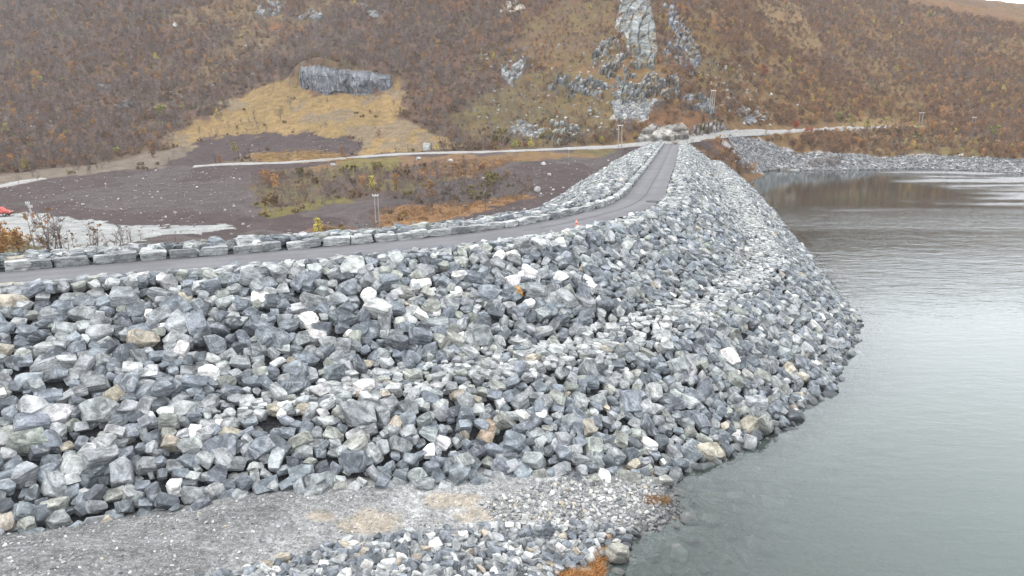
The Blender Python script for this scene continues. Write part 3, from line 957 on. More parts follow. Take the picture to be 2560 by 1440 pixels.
# ------------------------------------------------------------------ generic stone scatter on the ground
def scatter(name, polys, n_or, smin, smax, pset, pal, label, tiltv=0.35, sink=0.15, rmul=0.6, seed=5, ybig=False, cell=None, fn=None, zmin=-9, raw=False, pw=2.0, near=False):
    g = np.random.default_rng(seed); pts = []
    fn = fn or ter
    for poly in polys:
        pa = np.array(poly, float); x0, y0 = pa.min(0); x1, y1 = pa.max(0)
        ar = abs(np.dot(pa[:, 0], np.roll(pa[:, 1], 1)) - np.dot(pa[:, 1], np.roll(pa[:, 0], 1))) / 2
        c3 = cast(fn, pa[:, 0], pa[:, 1], 20. if near else 100., 90. if near else 700., 260)
        X0, Y0 = c3[:, :2].min(0); X1, Y1 = c3[:, :2].max(0)
        n = int(n_or if n_or >= 20 else n_or * (X1 - X0) * (Y1 - Y0))
        qx = g.uniform(X0, X1, n); qy = g.uniform(Y0, Y1, n); qz = fn(qx, qy)
        P, d = project(np.stack([qx, qy, qz], -1))
        k = inpoly(P[:, 0], P[:, 1], poly) & (qz > zmin)
        pts.append(np.stack([qx[k], qy[k], qz[k]], -1))
    pts = np.vstack(pts)
    s = smin + (smax - smin) * g.uniform(0, 1, len(pts)) ** pw
    order = np.argsort(-s + g.uniform(0, (smax - smin) * 0.4, len(pts)))
    a, _ = poisson(pts[:, 0], pts[:, 1], pts[:, 2], s * rmul, cell or smax * 1.3, order)
    a = np.array(a); pts = pts[a]; s = s[a]
    nrm = normals_of(fn, pts[:, 0], pts[:, 1])
    out = []
    pwt = np.array([p[1] for p in pal]); pwt = pwt / pwt.sum()
    for i in range(len(pts)):
        rot = rot_to(nrm[i], g.uniform(0, 6.28), tiltv, g)
        t = g.choice(len(pal), p=pwt)
        cc = np.array(pal[t][0]) * g.uniform(0.8, 1.2)
        size = s[i] * np.array([g.uniform(0.9, 1.25), g.uniform(0.85, 1.15), g.uniform(0.8, 1.1)])
        pos = pts[i] + nrm[i] * s[i] * (0.35 - sink)
        out.append((rock_arrays(pset[g.integers(len(pset))], size, rot, pos, cc, i % 877), pos, size, t, rot))
    print(name, len(out))
    if raw: return out
    return tag(obj(name, merge_rocks(name, [o[0] for o in out])), kind='stuff', label=label)


gp = [((0.15, 0.165, 0.185), 3), ((0.22, 0.23, 0.235), 3), ((0.33, 0.335, 0.33), 2.2), ((0.09, 0.1, 0.115), 1.4), ((0.33, 0.28, 0.21), 0.4), ((0.5, 0.49, 0.47), 0.5)]
scatter('shore_rocks', [PG['spoil'], PG['beach']], 52000, 0.24, 0.66, P_FAR, [((0.12, 0.125, 0.135), 3), ((0.17, 0.172, 0.175), 3), ((0.24, 0.24, 0.235), 2), ((0.08, 0.085, 0.09), 1.5), ((0.34, 0.335, 0.33), 0.3)], 'grey rocks along the far shore of the lake', 0.5, 0.2, 0.62, 6, zmin=-1.5)
scatter('soil_stones', [[(0, 470), (300, 430), (620, 415), (650, 540), (600, 600), (200, 560), (0, 535)], [(510, 350), (890, 345), (860, 385), (600, 398)], [(1180, 440), (1560, 372), (1640, 365), (1320, 540), (1180, 560), (880, 570)], [(580, 570), (900, 540), (940, 575), (780, 610), (560, 630)]],
        0.16, 0.07, 0.34, P_TINY, [((0.26, 0.25, 0.24), 2), ((0.15, 0.14, 0.14), 4), ((0.42, 0.41, 0.40), 0.5)], 'small pale stones strewn over the dark earth', 0.3, 0.1, 0.8, 8, pw=4.0)
scatter('hillside_stones', [[(0, 300), (400, 180), (600, 60), (760, 80), (700, 150), (500, 260), (100, 330)], [(1180, 120), (1560, 100), (1560, 330), (1250, 350), (1150, 260)], [(1700, 100), (1850, 160), (2000, 260), (1950, 320), (1820, 300)]],
        500, 0.2, 0.8, P_FAR, [((0.24, 0.245, 0.245), 3), ((0.32, 0.32, 0.31), 1), ((0.16, 0.16, 0.16), 1)], 'pale stones lying in the heath of the hillside', 0.4, 0.2, 3.5, 9)
gp2 = [((0.24, 0.245, 0.25), 3), ((0.30, 0.30, 0.295), 3), ((0.38, 0.375, 0.36), 2), ((0.15, 0.16, 0.165), 1), ((0.34, 0.30, 0.24), 0.4), ((0.5, 0.49, 0.47), 0.4)]
# cobbles at the bottom edge
COB = [(380, 1475), (560, 1440), (760, 1385), (900, 1350), (1080, 1330), (1300, 1308), (1480, 1312), (1600, 1335), (1560, 1378), (1505, 1395), (1400, 1432), (1360, 1475)]
cob = scatter('cobbles', [COB], 32000, 0.06, 0.29, P_ROUND + P_MID, [((0.14, 0.155, 0.175), 3), ((0.21, 0.22, 0.225), 3), ((0.33, 0.335, 0.33), 2), ((0.08, 0.09, 0.10), 1.2), ((0.30, 0.265, 0.215), 0.35), ((0.52, 0.505, 0.485), 0.5), ((0.27, 0.19, 0.13), 0.06)],
              '', 0.6, 0.1, 0.62, 10, raw=True, pw=2.2, near=True)
cn = ['blue grey', 'mid grey', 'pale grey', 'slate grey', 'buff', 'whitish', 'rust brown']
sc_ = np.argsort([-(o[2][0] / np.linalg.norm(o[1])) if project(o[1])[0][1] < 1440 else 0 for o in cob])
ctop = list(sc_[:260]); cset = set(int(q) for q in ctop)
tag(obj('cobble_gravel', merge_rocks('cobble_gravel', [o[0] for q, o in enumerate(cob) if q not in cset])), kind='stuff', label='small cobbles and gravel at the bottom edge by the lake')
cinfo = []
for q in ctop:
    p, d = project(cob[q][1]); cinfo.append((p[0], p[1], q))
bands = {}
for (x, y, q) in cinfo: bands.setdefault(int(x // 110), []).append((y, x, q))
for b, lst in bands.items():
    lst.sort(reverse=True)
    for j, (y, x, q) in enumerate(lst):
        o = one_rock('cobble', cob[q][0])
        s = cob[q][2]; wd = 'flat' if s[2] < s[0] * 0.75 else ('large' if s[0] > 0.36 else 'rounded')
        bot = 'bottom' if j == 0 else f'{ordinal(j + 1)} from the bottom'
        tag(o, f'{cn[cob[q][3]]} {wd} cobble, {bot} in the {ordinal(b - min(bands) + 1)} column of the cobble strip', 'cobble', 'cobbles beside the gravel track')
# loose gravel on the track and under the shallow water
scatter('track_gravel', [[(-60, 1345), (294, 1296), (650, 1240), (1000, 1206), (1350, 1184), (1640, 1168), (1700, 1270), (1500, 1300), (900, 1360), (500, 1450), (-60, 1480)]], 15000, 0.02, 0.085, P_TINY, gp2, 'loose grey gravel on the track', 0.5, 0.15, 1.5, 11, pw=6, near=True, cell=0.3)
scatter('shoreline_gravel', [[(1380, 1200), (1640, 1175), (1710, 1275), (1650, 1325), (1450, 1330), (1250, 1330), (1200, 1260)]], 30000, 0.03, 0.15, P_TINY + P_ROUND, gp2, 'pale pebbles along the water edge', 0.5, 0.15, 0.85, 12, pw=5, near=True, cell=0.4)
scatter('lakebed_stones', [[(1640, 1170), (1800, 1110), (1980, 1010), (2160, 900), (2200, 960), (2000, 1250), (1900, 1440), (1500, 1440), (1700, 1290)]], 5000, 0.10, 0.6, P_ROUND, [((0.24, 0.245, 0.23), 3), ((0.36, 0.36, 0.33), 2), ((0.55, 0.55, 0.5), 1.0)], 'stones on the lake bed seen through shallow water', 0.3, 0.25, 1.3, 13, pw=2.0, near=True, cell=1.7)

# ------------------------------------------------------------------ rock outcrops and single boulders
def outcrop(poly, n, smin, smax, label, tall=1.3, pal=None, seed=1, group=None, name='rock_outcrop', rmul=0.36, out=0.1, jit=0.2):
    pal = pal or [((0.23, 0.24, 0.245), 3), ((0.31, 0.315, 0.305), 2), ((0.15, 0.155, 0.16), 2), ((0.22, 0.205, 0.165), 0.6)]
    rk = scatter(name, [poly], n, smin, smax, P_FAR, pal, '', 0.3, 0.15, rmul, seed, raw=True, pw=2.2)
    g = np.random.default_rng(seed); L = []
    for (arr, pos, size, t, rot) in rk:
        sz_ = np.array([size[0], size[1] * 0.9, size[2] * tall])
        # blocks stand upright in the slope, split by near vertical joints
        ya = g.normal(0.25, 0.5)
        rt = np.array(Euler((g.normal(-0.25, jit), g.normal(0, jit), ya)).to_matrix())
        cc = np.array(pal[t][0]) * g.uniform(0.7, 1.2)
        L.append(rock_arrays(P_SLAB[g.integers(len(P_SLAB))], sz_ * np.array([0.85, 0.8, 1.0]), rt, pos + np.array([0, -out, out]) * sz_[2], cc, int(g.integers(900))))
    me = merge_rocks(name, L)
    o = obj(name, me)
    return tag(o, label, 'rock outcrop', group)


outcrop([(1530, 255), (1640, 250), (1625, 285), (1600, 302), (1545, 302)], 1500, 0.35, 1.2, 'fan of broken grey talus blocks under the crags', 0.9, seed=25, name='talus_fan')
outcrop([(1268, 332), (1300, 302), (1345, 325), (1380, 345), (1330, 345)], 600, 0.35, 1.1, 'low pale rock patch in the heath above the left gravel road', 0.9, rmul=0.36, seed=30)
outcrop([(905, 12), (935, 28), (960, 50), (930, 42), (905, 30)], 90, 0.8, 2.0, 'pale scree streak at the top of the hillside above the quarry', 0.9, seed=34)
outcrop([(1228, 25), (1290, 5), (1310, 20), (1280, 38)], 70, 0.9, 2.2, 'buff topped ledge near the top edge left of the slab cliff', 0.9, [((0.42, 0.37, 0.3), 2), ((0.3, 0.28, 0.25), 1)], 35)
outcrop([(1838, 272), (1870, 272), (1918, 300), (1860, 312)], 260, 0.5, 1.4, 'grey scree patch right of the three post pylon', 0.8, seed=36, name='scree_patch')
outcrop([(2005, 410), (2060, 396), (2110, 398), (2080, 416), (2030, 418)], 130, 0.8, 1.9, 'dark rock knob at the water edge of the far shore', 0.9, [((0.12, 0.105, 0.10), 3), ((0.17, 0.16, 0.155), 1)], 37)
outcrop([(240, 222), (262, 212), (280, 226), (255, 232)], 40, 0.7, 1.8, 'small pale rocks on the left hillside', 0.9, seed=38)
outcrop([(300, 260), (330, 250), (322, 268), (285, 272)], 40, 0.6, 1.4, 'flat pale rocks lower on the left hillside', 0.8, seed=39)

def slab(poly, relief, cw, ch, label, seed, albedo=(0.2, 0.21, 0.215), step=1.7, lean=0.55, gaps=0.0, deep=1.3):
    pa = np.array(poly, float); x0, y0 = pa.min(0) - 3; x1, y1 = pa.max(0) + 3
    y0 = max(y0, -30)
    gx_ = np.arange(x0, x1, step); gy_ = np.arange(y1, y0, -step); nx, ny = len(gx_), len(gy_)
    A, B = np.meshgrid(gx_, gy_); a = A.ravel(); b = B.ravel()
    ja = a + (fbm(a / 14., b / 14., seed, 3) - 0.5) * 9; jb = b + (fbm(a / 14. + 9, b / 14., seed + 3, 3) - 0.5) * 9
    d = np.full(len(a), 1e9)
    for i in range(len(pa)):
        p, q = pa[i], pa[(i + 1) % len(pa)]; v = q - p
        t = np.clip(((ja - p[0]) * v[0] + (jb - p[1]) * v[1]) / (v @ v), 0, 1)
        d = np.minimum(d, np.hypot(ja - p[0] - t * v[0], jb - p[1] - t * v[1]))
    d = np.where(inpoly(ja, jb, poly), d, -d)
    W = cast(ter, a, b, 215., 560., 100)
    # joints: leaning columns cut by uneven cross cracks
    ux = ja / cw + jb / cw * 0.3 + 0.5 * np.sin(jb / ch * 0.9 + seed); c0 = np.floor(ux); vy = jb / ch + _h(c0, c0 * 0, seed) * 3 + 0.25 * (ux - c0); c1 = np.floor(vy)
    blk = _h(c0, c1, seed + 1); fx = ux - c0; fy = vy - c1
    crack = np.minimum(np.minimum(fx, 1 - fx) * cw, np.minimum(fy, 1 - fy) * ch)
    e = sstep(-0.5, 5.0, d)
    if gaps: e = e * sstep(gaps - 0.05, gaps + 0.05, fbm(a / 17. + seed, b / 12., seed + 21, 3))
    off = e * (relief * (0.45 + 0.75 * blk + 0.9 * (fbm(a / 22., b / 30., seed + 5, 3) - 0.5) + 0.35 * (fbm(a / 5., b / 6., seed + 6, 2) - 0.5)) - deep * sstep(1.9, 0.2, crack)) - (1 - e) * 1.6
    off = off + e * (fx - 0.5) * 0.5 * relief * (_h(c0, c1, seed + 2) - 0.5) + e * (fy - 0.5) * 0.8 * relief * (_h(c0, c1, seed + 8) - 0.3)
    V = W + off[:, None] * np.array([0.0, -lean, 0.8])
    f = grid_faces(ny, nx); keep = (d[f] > -4).any(1)
    cc = np.array(albedo)[None] * (0.5 + 0.62 * _h(c0, c1, seed + 4) + 0.5 * (fbm(a / 18., b / 18., seed + 9, 3) - 0.5))[:, None]
    og = sstep(0.56, 0.66, fbm(a / 12., b / 9., seed + 11, 3))[:, None] * 0.85
    cc = cc * (1 - og) + np.array((0.11, 0.082, 0.04)) * og
    lc_ = np.stack([W[:, 0] * 0.22, W[:, 1] * 0.12, W[:, 2] * 0.10 + W[:, 0] * 0.05], -1)
    me = np_mesh('rock_outcrop', V, f[keep], 4, {'rcol': ('FLOAT_COLOR', np.hstack([cc, np.ones((len(cc), 1))])), 'lc': ('FLOAT_VECTOR', lc_)}, [M['rock']], False)
    return tag(obj('rock_outcrop', me), label, 'rock outcrop')


slab([(1535, -30), (1622, -30), (1640, 60), (1646, 130), (1634, 176), (1604, 170), (1562, 130), (1535, 70), (1545, 20)], 2.0, 24, 27, 'tall pale slab cliff high above the far end of the dam road', 301, (0.175, 0.187, 0.183), deep=1.0)
slab([(1640, -20), (1676, -20), (1704, 40), (1752, 125), (1758, 188), (1736, 196), (1690, 165), (1650, 135), (1680, 95)], 2.2, 14, 16, 'steep diagonal rock rib right of the tall slab cliff', 303, (0.16, 0.168, 0.185), gaps=0.36)
slab([(1475, 150), (1500, 100), (1545, 95), (1575, 150), (1606, 172), (1636, 160), (1650, 205), (1600, 225), (1530, 222), (1490, 190)], 2.4, 11, 11, 'broken pale crag directly under the tall slab cliff', 305, (0.19, 0.195, 0.187), gaps=0.47)
slab([(1362, 222), (1400, 184), (1475, 196), (1530, 218), (1560, 190), (1600, 215), (1690, 190), (1705, 240), (1660, 268), (1570, 272), (1480, 248), (1400, 246)], 2.6, 11, 10, 'long jagged band of grey crags across the slope above the talus', 307, (0.185, 0.193, 0.193), gaps=0.45)
slab([(1250, 172), (1288, 140), (1326, 144), (1308, 190), (1284, 220), (1254, 198)], 2.2, 13, 14, 'small pale crag alone on the mossy slope left of the cliffs', 309, (0.25, 0.258, 0.255), gaps=0.40)
slab([(1584, 358), (1600, 334), (1626, 316), (1680, 313), (1706, 310), (1726, 328), (1726, 350), (1650, 357)], 1.7, 46, 30, 'freshly blasted whitish rock cut at the end of the dam road', 311, (0.255, 0.24, 0.22), deep=0.6)
slab([(1722, 348), (1726, 318), (1770, 307), (1810, 308), (1828, 327), (1790, 338)], 1.6, 10, 18, 'brownish grey rock cutting beside the gravel road right of the blasted cut', 313, (0.16, 0.14, 0.128))
slab([(1340, 318), (1400, 300), (1450, 315), (1460, 350), (1400, 362), (1350, 345)], 1.8, 12, 10, 'mossy crag in patches above the left road near the two post pylon', 321, (0.20, 0.21, 0.19), gaps=0.5)
slab([(634, 30), (660, 4), (702, 2), (708, 36), (670, 48), (645, 44)], 2.2, 16, 12, 'grey crag near the top edge of the photo left of centre', 315, (0.215, 0.22, 0.23), gaps=0.35)
slab([(740, 46), (770, 22), (814, 38), (816, 54), (770, 54)], 2.0, 13, 8, 'low grey crag right of the one at the top edge', 317, (0.22, 0.225, 0.235))
slab([(1688, 254), (1715, 236), (1745, 233), (1777, 250), (1803, 291), (1780, 304), (1745, 282), (1700, 264)], 1.9, 12, 9, 'grey rock knoll behind the three post pylon', 319, (0.175, 0.18, 0.185), gaps=0.40)

# quarry face: a cut wall with vertical joints
base = QB
nxq, nzq = 150, 36
sx = np.linspace(0, 1, nxq); k = np.linspace(0, 1, len(base))
bx = np.interp(sx, k, base[:, 0]); by = np.interp(sx, k, base[:, 1]); bz = np.interp(sx, k, base[:, 2]); hgt = np.interp(sx, k, QH)
QV = []; QL = []
for j in range(nzq):
    v = j / (nzq - 1)
    colm = np.floor(sx * 17 + 1.6 * vnoise(sx * 9, np.full(nxq, v * 4), 90) + 0.7 * v)
    off = (_h(colm, np.zeros(nxq), 91) - 0.5) * 1.7 + (fbm(sx * 44, np.full(nxq, v * 4.0), 92, 4) - 0.5) * 1.5 - 2.2 * sstep(0.10, 0.0, np.abs(sx - 0.80)) * sstep(0.8, 0.3, v) + (_h(colm, np.floor(np.full(nxq, v * 4.0) + _h(colm, np.ones(nxq), 4) * 2), 95) - 0.5) * 0.8
    rnd = 2.6 * (v ** 5) + np.where((sx < 0.02) | (sx > 0.98), 2.0, 0)
    off = off * sstep(1.02, 0.8, v)
    QV.append(np.stack([bx, by + 0.2 - off + v * 1.4 + rnd, bz - 1.2 + v * (hgt + 1.2) + (vnoise(sx * 7, np.full(nxq, 0.3), 93) - 0.5) * 1.6 * sstep(0.6, 1.0, v)], -1))
    QL.append(np.stack([np.full(nxq, v * 2.2), np.zeros(nxq), sx * 46 * 0.20 + v * 0.3], -1))
# top ledge running back into the hill
QV.append(np.stack([bx, by + 7, ter(bx, by + 7) - 0.6], -1)); QL.append(QL[-1] + np.array([1.5, 0, 0]))
QV = np.vstack(QV); QL = np.vstack(QL)
qc = np.tile((0.105, 0.113, 0.127, 1), (len(QV), 1)) * (0.45 + 1.1 * fbm(QV[:, 0] * 0.45, QV[:, 2] * 0.22, 97, 4))[:, None]
ztop = len(QV) - nxq; qc[ztop:] = (0.11, 0.075, 0.04, 1)
pass
me = np_mesh('quarry_face', QV, grid_faces(nzq + 1, nxq), 4, {'rcol': ('FLOAT_COLOR', qc), 'lc': ('FLOAT_VECTOR', QL)}, [M['rock']], False)
tag(obj('quarry_face', me), 'steep blue grey quarry wall above the golden grass slope', 'rock face')

VB = [(1068, 374, 1.9, (0.33, 0.34, 0.335), 'big pale boulder beside the left gravel road below the golden slope'),
      (1358, 411, 0.7, (0.55, 0.54, 0.52), 'white boulder on the dark earth below the small post'),
      (1373, 438, 0.5, (0.5, 0.49, 0.48), 'pale stone on the dark earth slope beside the dam toe'),
      (1208, 449, 0.6, (0.42, 0.42, 0.41), 'pale grey stone at the edge of the bare birch thicket'),
      (1344, 477, 0.8, (0.40, 0.40, 0.39), 'flat grey stone low on the dark earth beside the dam'),
      (1384, 475, 0.35, (0.5, 0.5, 0.48), 'small white stone right of the flat grey stone'),
      (1125, 404, 0.7, (0.42, 0.42, 0.40), 'pale stone in the rusty heath below the gravel road'),
      (832, 414, 0.9, (0.30, 0.31, 0.31), 'grey boulder in the moss under the gravel road'),
      (1047, 399, 0.9, (0.30, 0.31, 0.30), 'grey rounded boulder under the road near the big pale boulder'),
      (2402, 389, 0.9, (0.6, 0.59, 0.57), 'bright white boulder on top of the far rocky shore'),
      (255, 221, 1.6, (0.4, 0.41, 0.41), 'pale boulder on the left hillside among bare birches'),
      (440, 66, 1.6, (0.42, 0.42, 0.42), 'pale boulder high on the left hillside')]
gb = np.random.default_rng(44)
for (x, y, s, c_, lab) in VB:
    p = tcast([x], [y])[0]
    arr = rock_arrays(P_NEAR[gb.integers(len(P_NEAR))], s * np.array([1, 1, 1.05]), rot_to((0, 0, 1), gb.uniform(0, 6), 0.2, gb), p + np.array([0, 0, s * 0.3]), np.array(c_), int(gb.integers(900)))
    tag(one_rock('boulder', arr), lab, 'boulder')
# the lone pointed rock standing in the shallows
p = unproj(1545, 1392, 0.1)
arr = rock_arrays(P_NEAR[5], np.array([0.55, 0.5, 0.75]), rot_to((0, 0, 1), 0.5, 0.25, gb), p + np.array([0, 0, 0.15]), np.array((0.27, 0.265, 0.23)), 55)
tag(one_rock('boulder', arr), 'pointed grey buff rock standing in the shallows at the bottom edge', 'boulder')

# ------------------------------------------------------------------ gravel roads draped on the ground
def ribbon(name, px, half, label):
    px = np.array(px, float); s = np.r_[0, np.cumsum(np.hypot(*np.diff(px, axis=0).T))]
    t = np.arange(0, s[-1], 4.0); x = np.interp(t, s, px[:, 0]); y = np.interp(t, s, px[:, 1])
    P = tcast(x, y)
    for _ in range(6): P[1:-1] = (P[:-2] + 2 * P[1:-1] + P[2:]) / 4
    tg = np.gradient(P[:, :2], axis=0); tg /= np.linalg.norm(tg, axis=1)[:, None]
    nr_ = np.stack([-tg[:, 1], tg[:, 0]], -1)
    V = []
    hw = half * (1 + 0.25 * (fbm(t * 0.03, t * 0, 99, 3) - 0.5))
    for q in (-1.5, -1.0, -0.4, 0.4, 1.0, 1.5):
        xy = P[:, :2] + nr_ * (q * hw)[:, None]; zz_ = np.maximum(ter(xy[:, 0], xy[:, 1]), P[:, 2] - 0.6) + (0.22 if abs(q) < 1.4 else -0.5)
        V.append(np.stack([xy[:, 0], xy[:, 1], zz_], -1))
    me = np_mesh(name, np.vstack(V), grid_faces(6, len(t)), 4, None, [M['gravelroad']], True)
    return tag(obj(name, me), kind='structure', label=label), P


rib1, RP1 = ribbon('gravel_road', [(484, 417), (560, 411), (700, 408), (830, 399), (920, 391), (1000, 386), (1110, 382), (1200, 381), (1400, 373), (1540, 367), (1640, 357), (1700, 350), (1745, 345)], 1.3, 'pale gravel road behind the dam')
rib2, RP2 = ribbon('gravel_road', [(1730, 347), (1790, 338), (1840, 334), (1900, 331), (2000, 327), (2080, 323), (2180, 319), (2320, 316)], 0.95, 'pale gravel road along the lake hillside')
rib3, RP3 = ribbon('gravel_track', [(-60, 476), (0, 467), (60, 454), (110, 447)], 2.0, 'thin pale track at the left edge')

# ------------------------------------------------------------------ water
wx = np.linspace(R(-2), R(43), 240); wr = np.geomspace(19, 520, 300)
A2, R2 = np.meshgrid(wx, wr); WX = (np.sin(A2) * R2).ravel(); WY = (np.cos(A2) * R2).ravel()
bed = ter(WX, WY); bb = (WX > -85) & (WX < 125) & (WY > 10) & (WY < 300)
e2 = np.full(len(WX), -50.); e2[bb] = dam_z(WX[bb], WY[bb]); bed = np.maximum(bed, e2)
dep = np.clip(-bed, 0, 12)
wp, wd_ = project(np.stack([WX, WY, np.zeros_like(WX)], -1))
wj = wp[:, 0] + (fbm(WX * 0.02, WY * 0.08, 101, 3) - 0.5) * 260
wk = wp[:, 1] + (fbm(WX * 0.03, WY * 0.03, 103, 3) - 0.5) * 10
win = np.zeros(len(WX))
for pg in ([(3200, 428), (2380, 426), (2200, 432), (2240, 440), (2330, 447), (2180, 453), (2260, 461), (2370, 470), (2480, 482), (2620, 488), (3200, 489)],
           [(3200, 487), (2560, 489), (2380, 497), (2200, 501), (2330, 506), (2480, 512), (3200, 514)], [(1950, 520), (2080, 518), (3200, 519), (3200, 532), (2080, 527)]):
    win[inpoly(wj, wk, pg)] = 1.0
win = win.reshape(A2.shape)
for _ in range(5):
    win[1:-1, 1:-1] = (win[1:-1, 1:-1] * 2 + win[:-2, 1:-1] + win[2:, 1:-1] + win[1:-1, :-2] + win[1:-1, 2:]) / 6
win = win.ravel() * (0.25 + 0.75 * sstep(0.34, 0.58, fbm(WX * 0.035, WY * 0.16, 109, 3)))
swell = sstep(190, 150, WY) * (0.25 + 0.75 * sstep(70, 100, WY)) * (0.45 + 0.55 * sstep(0.35, 0.6, fbm(WX * 0.012, WY * 0.03, 107, 2)))
fcw = grid_faces(len(wr), len(wx))
kw = (bed[fcw] < 0.5).any(1)
me = np_mesh('water', np.stack([WX, WY, np.zeros_like(WX)], -1), fcw[kw], 4, {'depth': ('FLOAT', dep), 'wind': ('FLOAT', win), 'swell': ('FLOAT', swell)}, [M['water']], True)
tag(obj('water', me), kind='structure', label='calm grey green lake water')

# ------------------------------------------------------------------ trees
def strips(segs, cols):
    """thin flat strips; segs list of (a, b, w0, w1)"""
    V = []; Fq = []; Cc = []
    for (a, b, w0, w1), c_ in zip(segs, cols):
        d = (b - a); dl = d.length
        if dl < 1e-4: continue
        sd = d.cross(Vector((random.gauss(0, 1), random.gauss(0, 1), random.gauss(0, 1))))
        if sd.length < 1e-5: continue
        sd.normalize(); o = len(V)
        V += [a - sd * w0, a + sd * w0, b + sd * w1, b - sd * w1]; Fq.append((o, o + 1, o + 2, o + 3)); Cc += [c_] * 4
    return np.array([v[:] for v in V]), np.array(Fq, np.int32), np.array(Cc)


def birch(seed, hgt, twigc, leafc=None, nleaf=0, stems=2, ntw=150, leaf=0.10, bushy=1.0, fat=1.0):
    random.seed(seed); tb = MB(); segs = []; cols = []
    tips = []
    for s in range(stems):
        ln = Vector((random.gauss(0, .16), random.gauss(0, .16), 1)); ln.normalize()
        h = hgt * random.uniform(0.75, 1.0); pts = []; p = Vector((random.uniform(-.12, .12) * stems, random.uniform(-.12, .12) * stems, -0.15))
        for k in range(6):
            pts.append(p.copy()); p = p + ln * (h / 5) + Vector((random.gauss(0, .05), random.gauss(0, .05), 0)) * h * 0.25
        rd = [0.016 * hgt * (1 - 0.85 * k / 5) * fat for k in range(6)]
        tb.tube(pts, rd, 5, False)
        for q in range(int(11 * bushy)):
            t = random.uniform(0.22, 0.98); k = min(int(t * 5), 4); a = pts[k].lerp(pts[k + 1], t * 5 - k)
            az_ = random.uniform(0, 6.283); el = random.uniform(0.35, 0.95)
            dv = Vector((math.cos(az_) * math.cos(el), math.sin(az_) * math.cos(el), math.sin(el)))
            Lb = hgt * random.uniform(0.16, 0.34) * (1.15 - 0.7 * t) * bushy ** 0.3
            b = a + dv * Lb
            tb.tube([a, a.lerp(b, 0.5) + Vector((0, 0, -0.03 * Lb)), b], [0.006 * hgt * fat, 0.0045 * hgt * fat, 0.002 * hgt * fat], 3, False)
            tips.append((a, b, dv, Lb))
    for q in range(ntw):
        a, b, dv, Lb = random.choice(tips)
        st_ = a.lerp(b, random.uniform(0.3, 1.0))
        d2 = (dv + Vector((random.gauss(0, .6), random.gauss(0, .6), random.gauss(0.1, .5)))).normalized()
        en = st_ + d2 * Lb * random.uniform(0.3, 0.75)
        segs.append((st_, en, 0.0042 * hgt * fat, 0.0018 * hgt * fat)); f_ = random.uniform(0.7, 1.35); cols.append([c * f_ for c in twigc] + [1])
    for q in range(nleaf):
        a, b, dv, Lb = random.choice(tips)
        c_ = a.lerp(b, random.uniform(0.35, 1.25)) + Vector((random.gauss(0, .28), random.gauss(0, .28), random.gauss(0, .25))) * Lb
        d2 = Vector((random.gauss(0, 1), random.gauss(0, 1), random.gauss(0, 1))).normalized() * leaf * random.uniform(0.6, 1.3)
        segs.append((c_ - d2, c_ + d2, leaf * 0.7, leaf * 0.5)); f_ = random.uniform(0.6, 1.45); cols.append([leafc[0] * f_, leafc[1] * f_ * random.uniform(.9, 1.1), leafc[2] * f_, 1])
    V, Fq, Cc = strips(segs, cols)
    return tb, V, Fq, Cc


TWR = (0.19, 0.118, 0.078); TWG = (0.155, 0.117, 0.108); TW2 = (0.165, 0.118, 0.095); TW3 = (0.185, 0.155, 0.148)
KINDS = {
    'bare': [(1, 4.2, TWG, None, 0, 2, 150), (2, 3.6, TW2, None, 0, 3, 170), (3, 4.8, TW3, None, 0, 2, 150), (4, 3.2, TWG, (0.20, 0.11, 0.05), 26, 3, 150), (9, 4.4, TW2, None, 0, 1, 130)],
    'rusty': [(5, 3.6, TWR, (0.22, 0.115, 0.048), 130, 2, 120), (6, 3.0, TWR, (0.185, 0.10, 0.048), 130, 3, 120)],
    'orange': [(7, 3.8, TW2, (0.37, 0.19, 0.06), 190, 2, 90), (8, 3.2, TW2, (0.33, 0.20, 0.07), 170, 2, 90)],
    'yellow': [(10, 3.6, TW2, (0.42, 0.36, 0.08), 240, 3, 80), (11, 2.6, TW2, (0.28, 0.28, 0.08), 240, 3, 70)],
    'red': [(12, 2.2, TW2, (0.36, 0.11, 0.055), 240, 3, 60)],
    'bush': [(13, 1.3, TWG, (0.15, 0.095, 0.045), 120, 4, 90), (14, 1.1, TW2, (0.15, 0.125, 0.04), 120, 4, 70)],
}
TREE = {}
for kd, lst in KINDS.items():
    TREE[kd] = []
    for (sd, hg, tc_, lc_, nl, stm, ntw) in lst:
        tb, V, Fq, Cc = birch(sd, hg, tc_, lc_, nl, stm, ntw, 0.13)
        tm = tb.mesh('trunk', M['bark'])
        cm = np_mesh('crown', V, Fq, 4, {'tcol': ('FLOAT_COLOR', Cc)}, [M['twig']])
        # joined version for the far forest
        tv = np.array([v[:] for v in tb.v]); tf = []
        for f_ in tb.f:
            if len(f_) == 4: tf.append(f_)
        Vj = np.vstack([tv, V]); Fj = np.vstack([np.array(tf), Fq + len(tv)])
        Cj = np.vstack([np.tile((.19, .165, .155, 1), (len(tv), 1)), Cc])
        jm = np_mesh('birch', Vj, Fj, 4, {'tcol': ('FLOAT_COLOR', Cj)}, [M['twig']])
        TREE[kd].append((tm, cm, jm, hg))


def tree(kd, pos, sc, rz, label, cat='tree', group=None, name='birch_tree', v=None):
    tm, cm, jm, hg = TREE[kd][v if v is not None else random.randrange(len(TREE[kd]))]
    e = empty(name, pos); e.rotation_euler = (0, 0, rz); e.scale = (sc, sc, sc)
    tag(e, label, cat, group)
    obj('trunk', tm, e); obj('crown', cm, e)
    return e


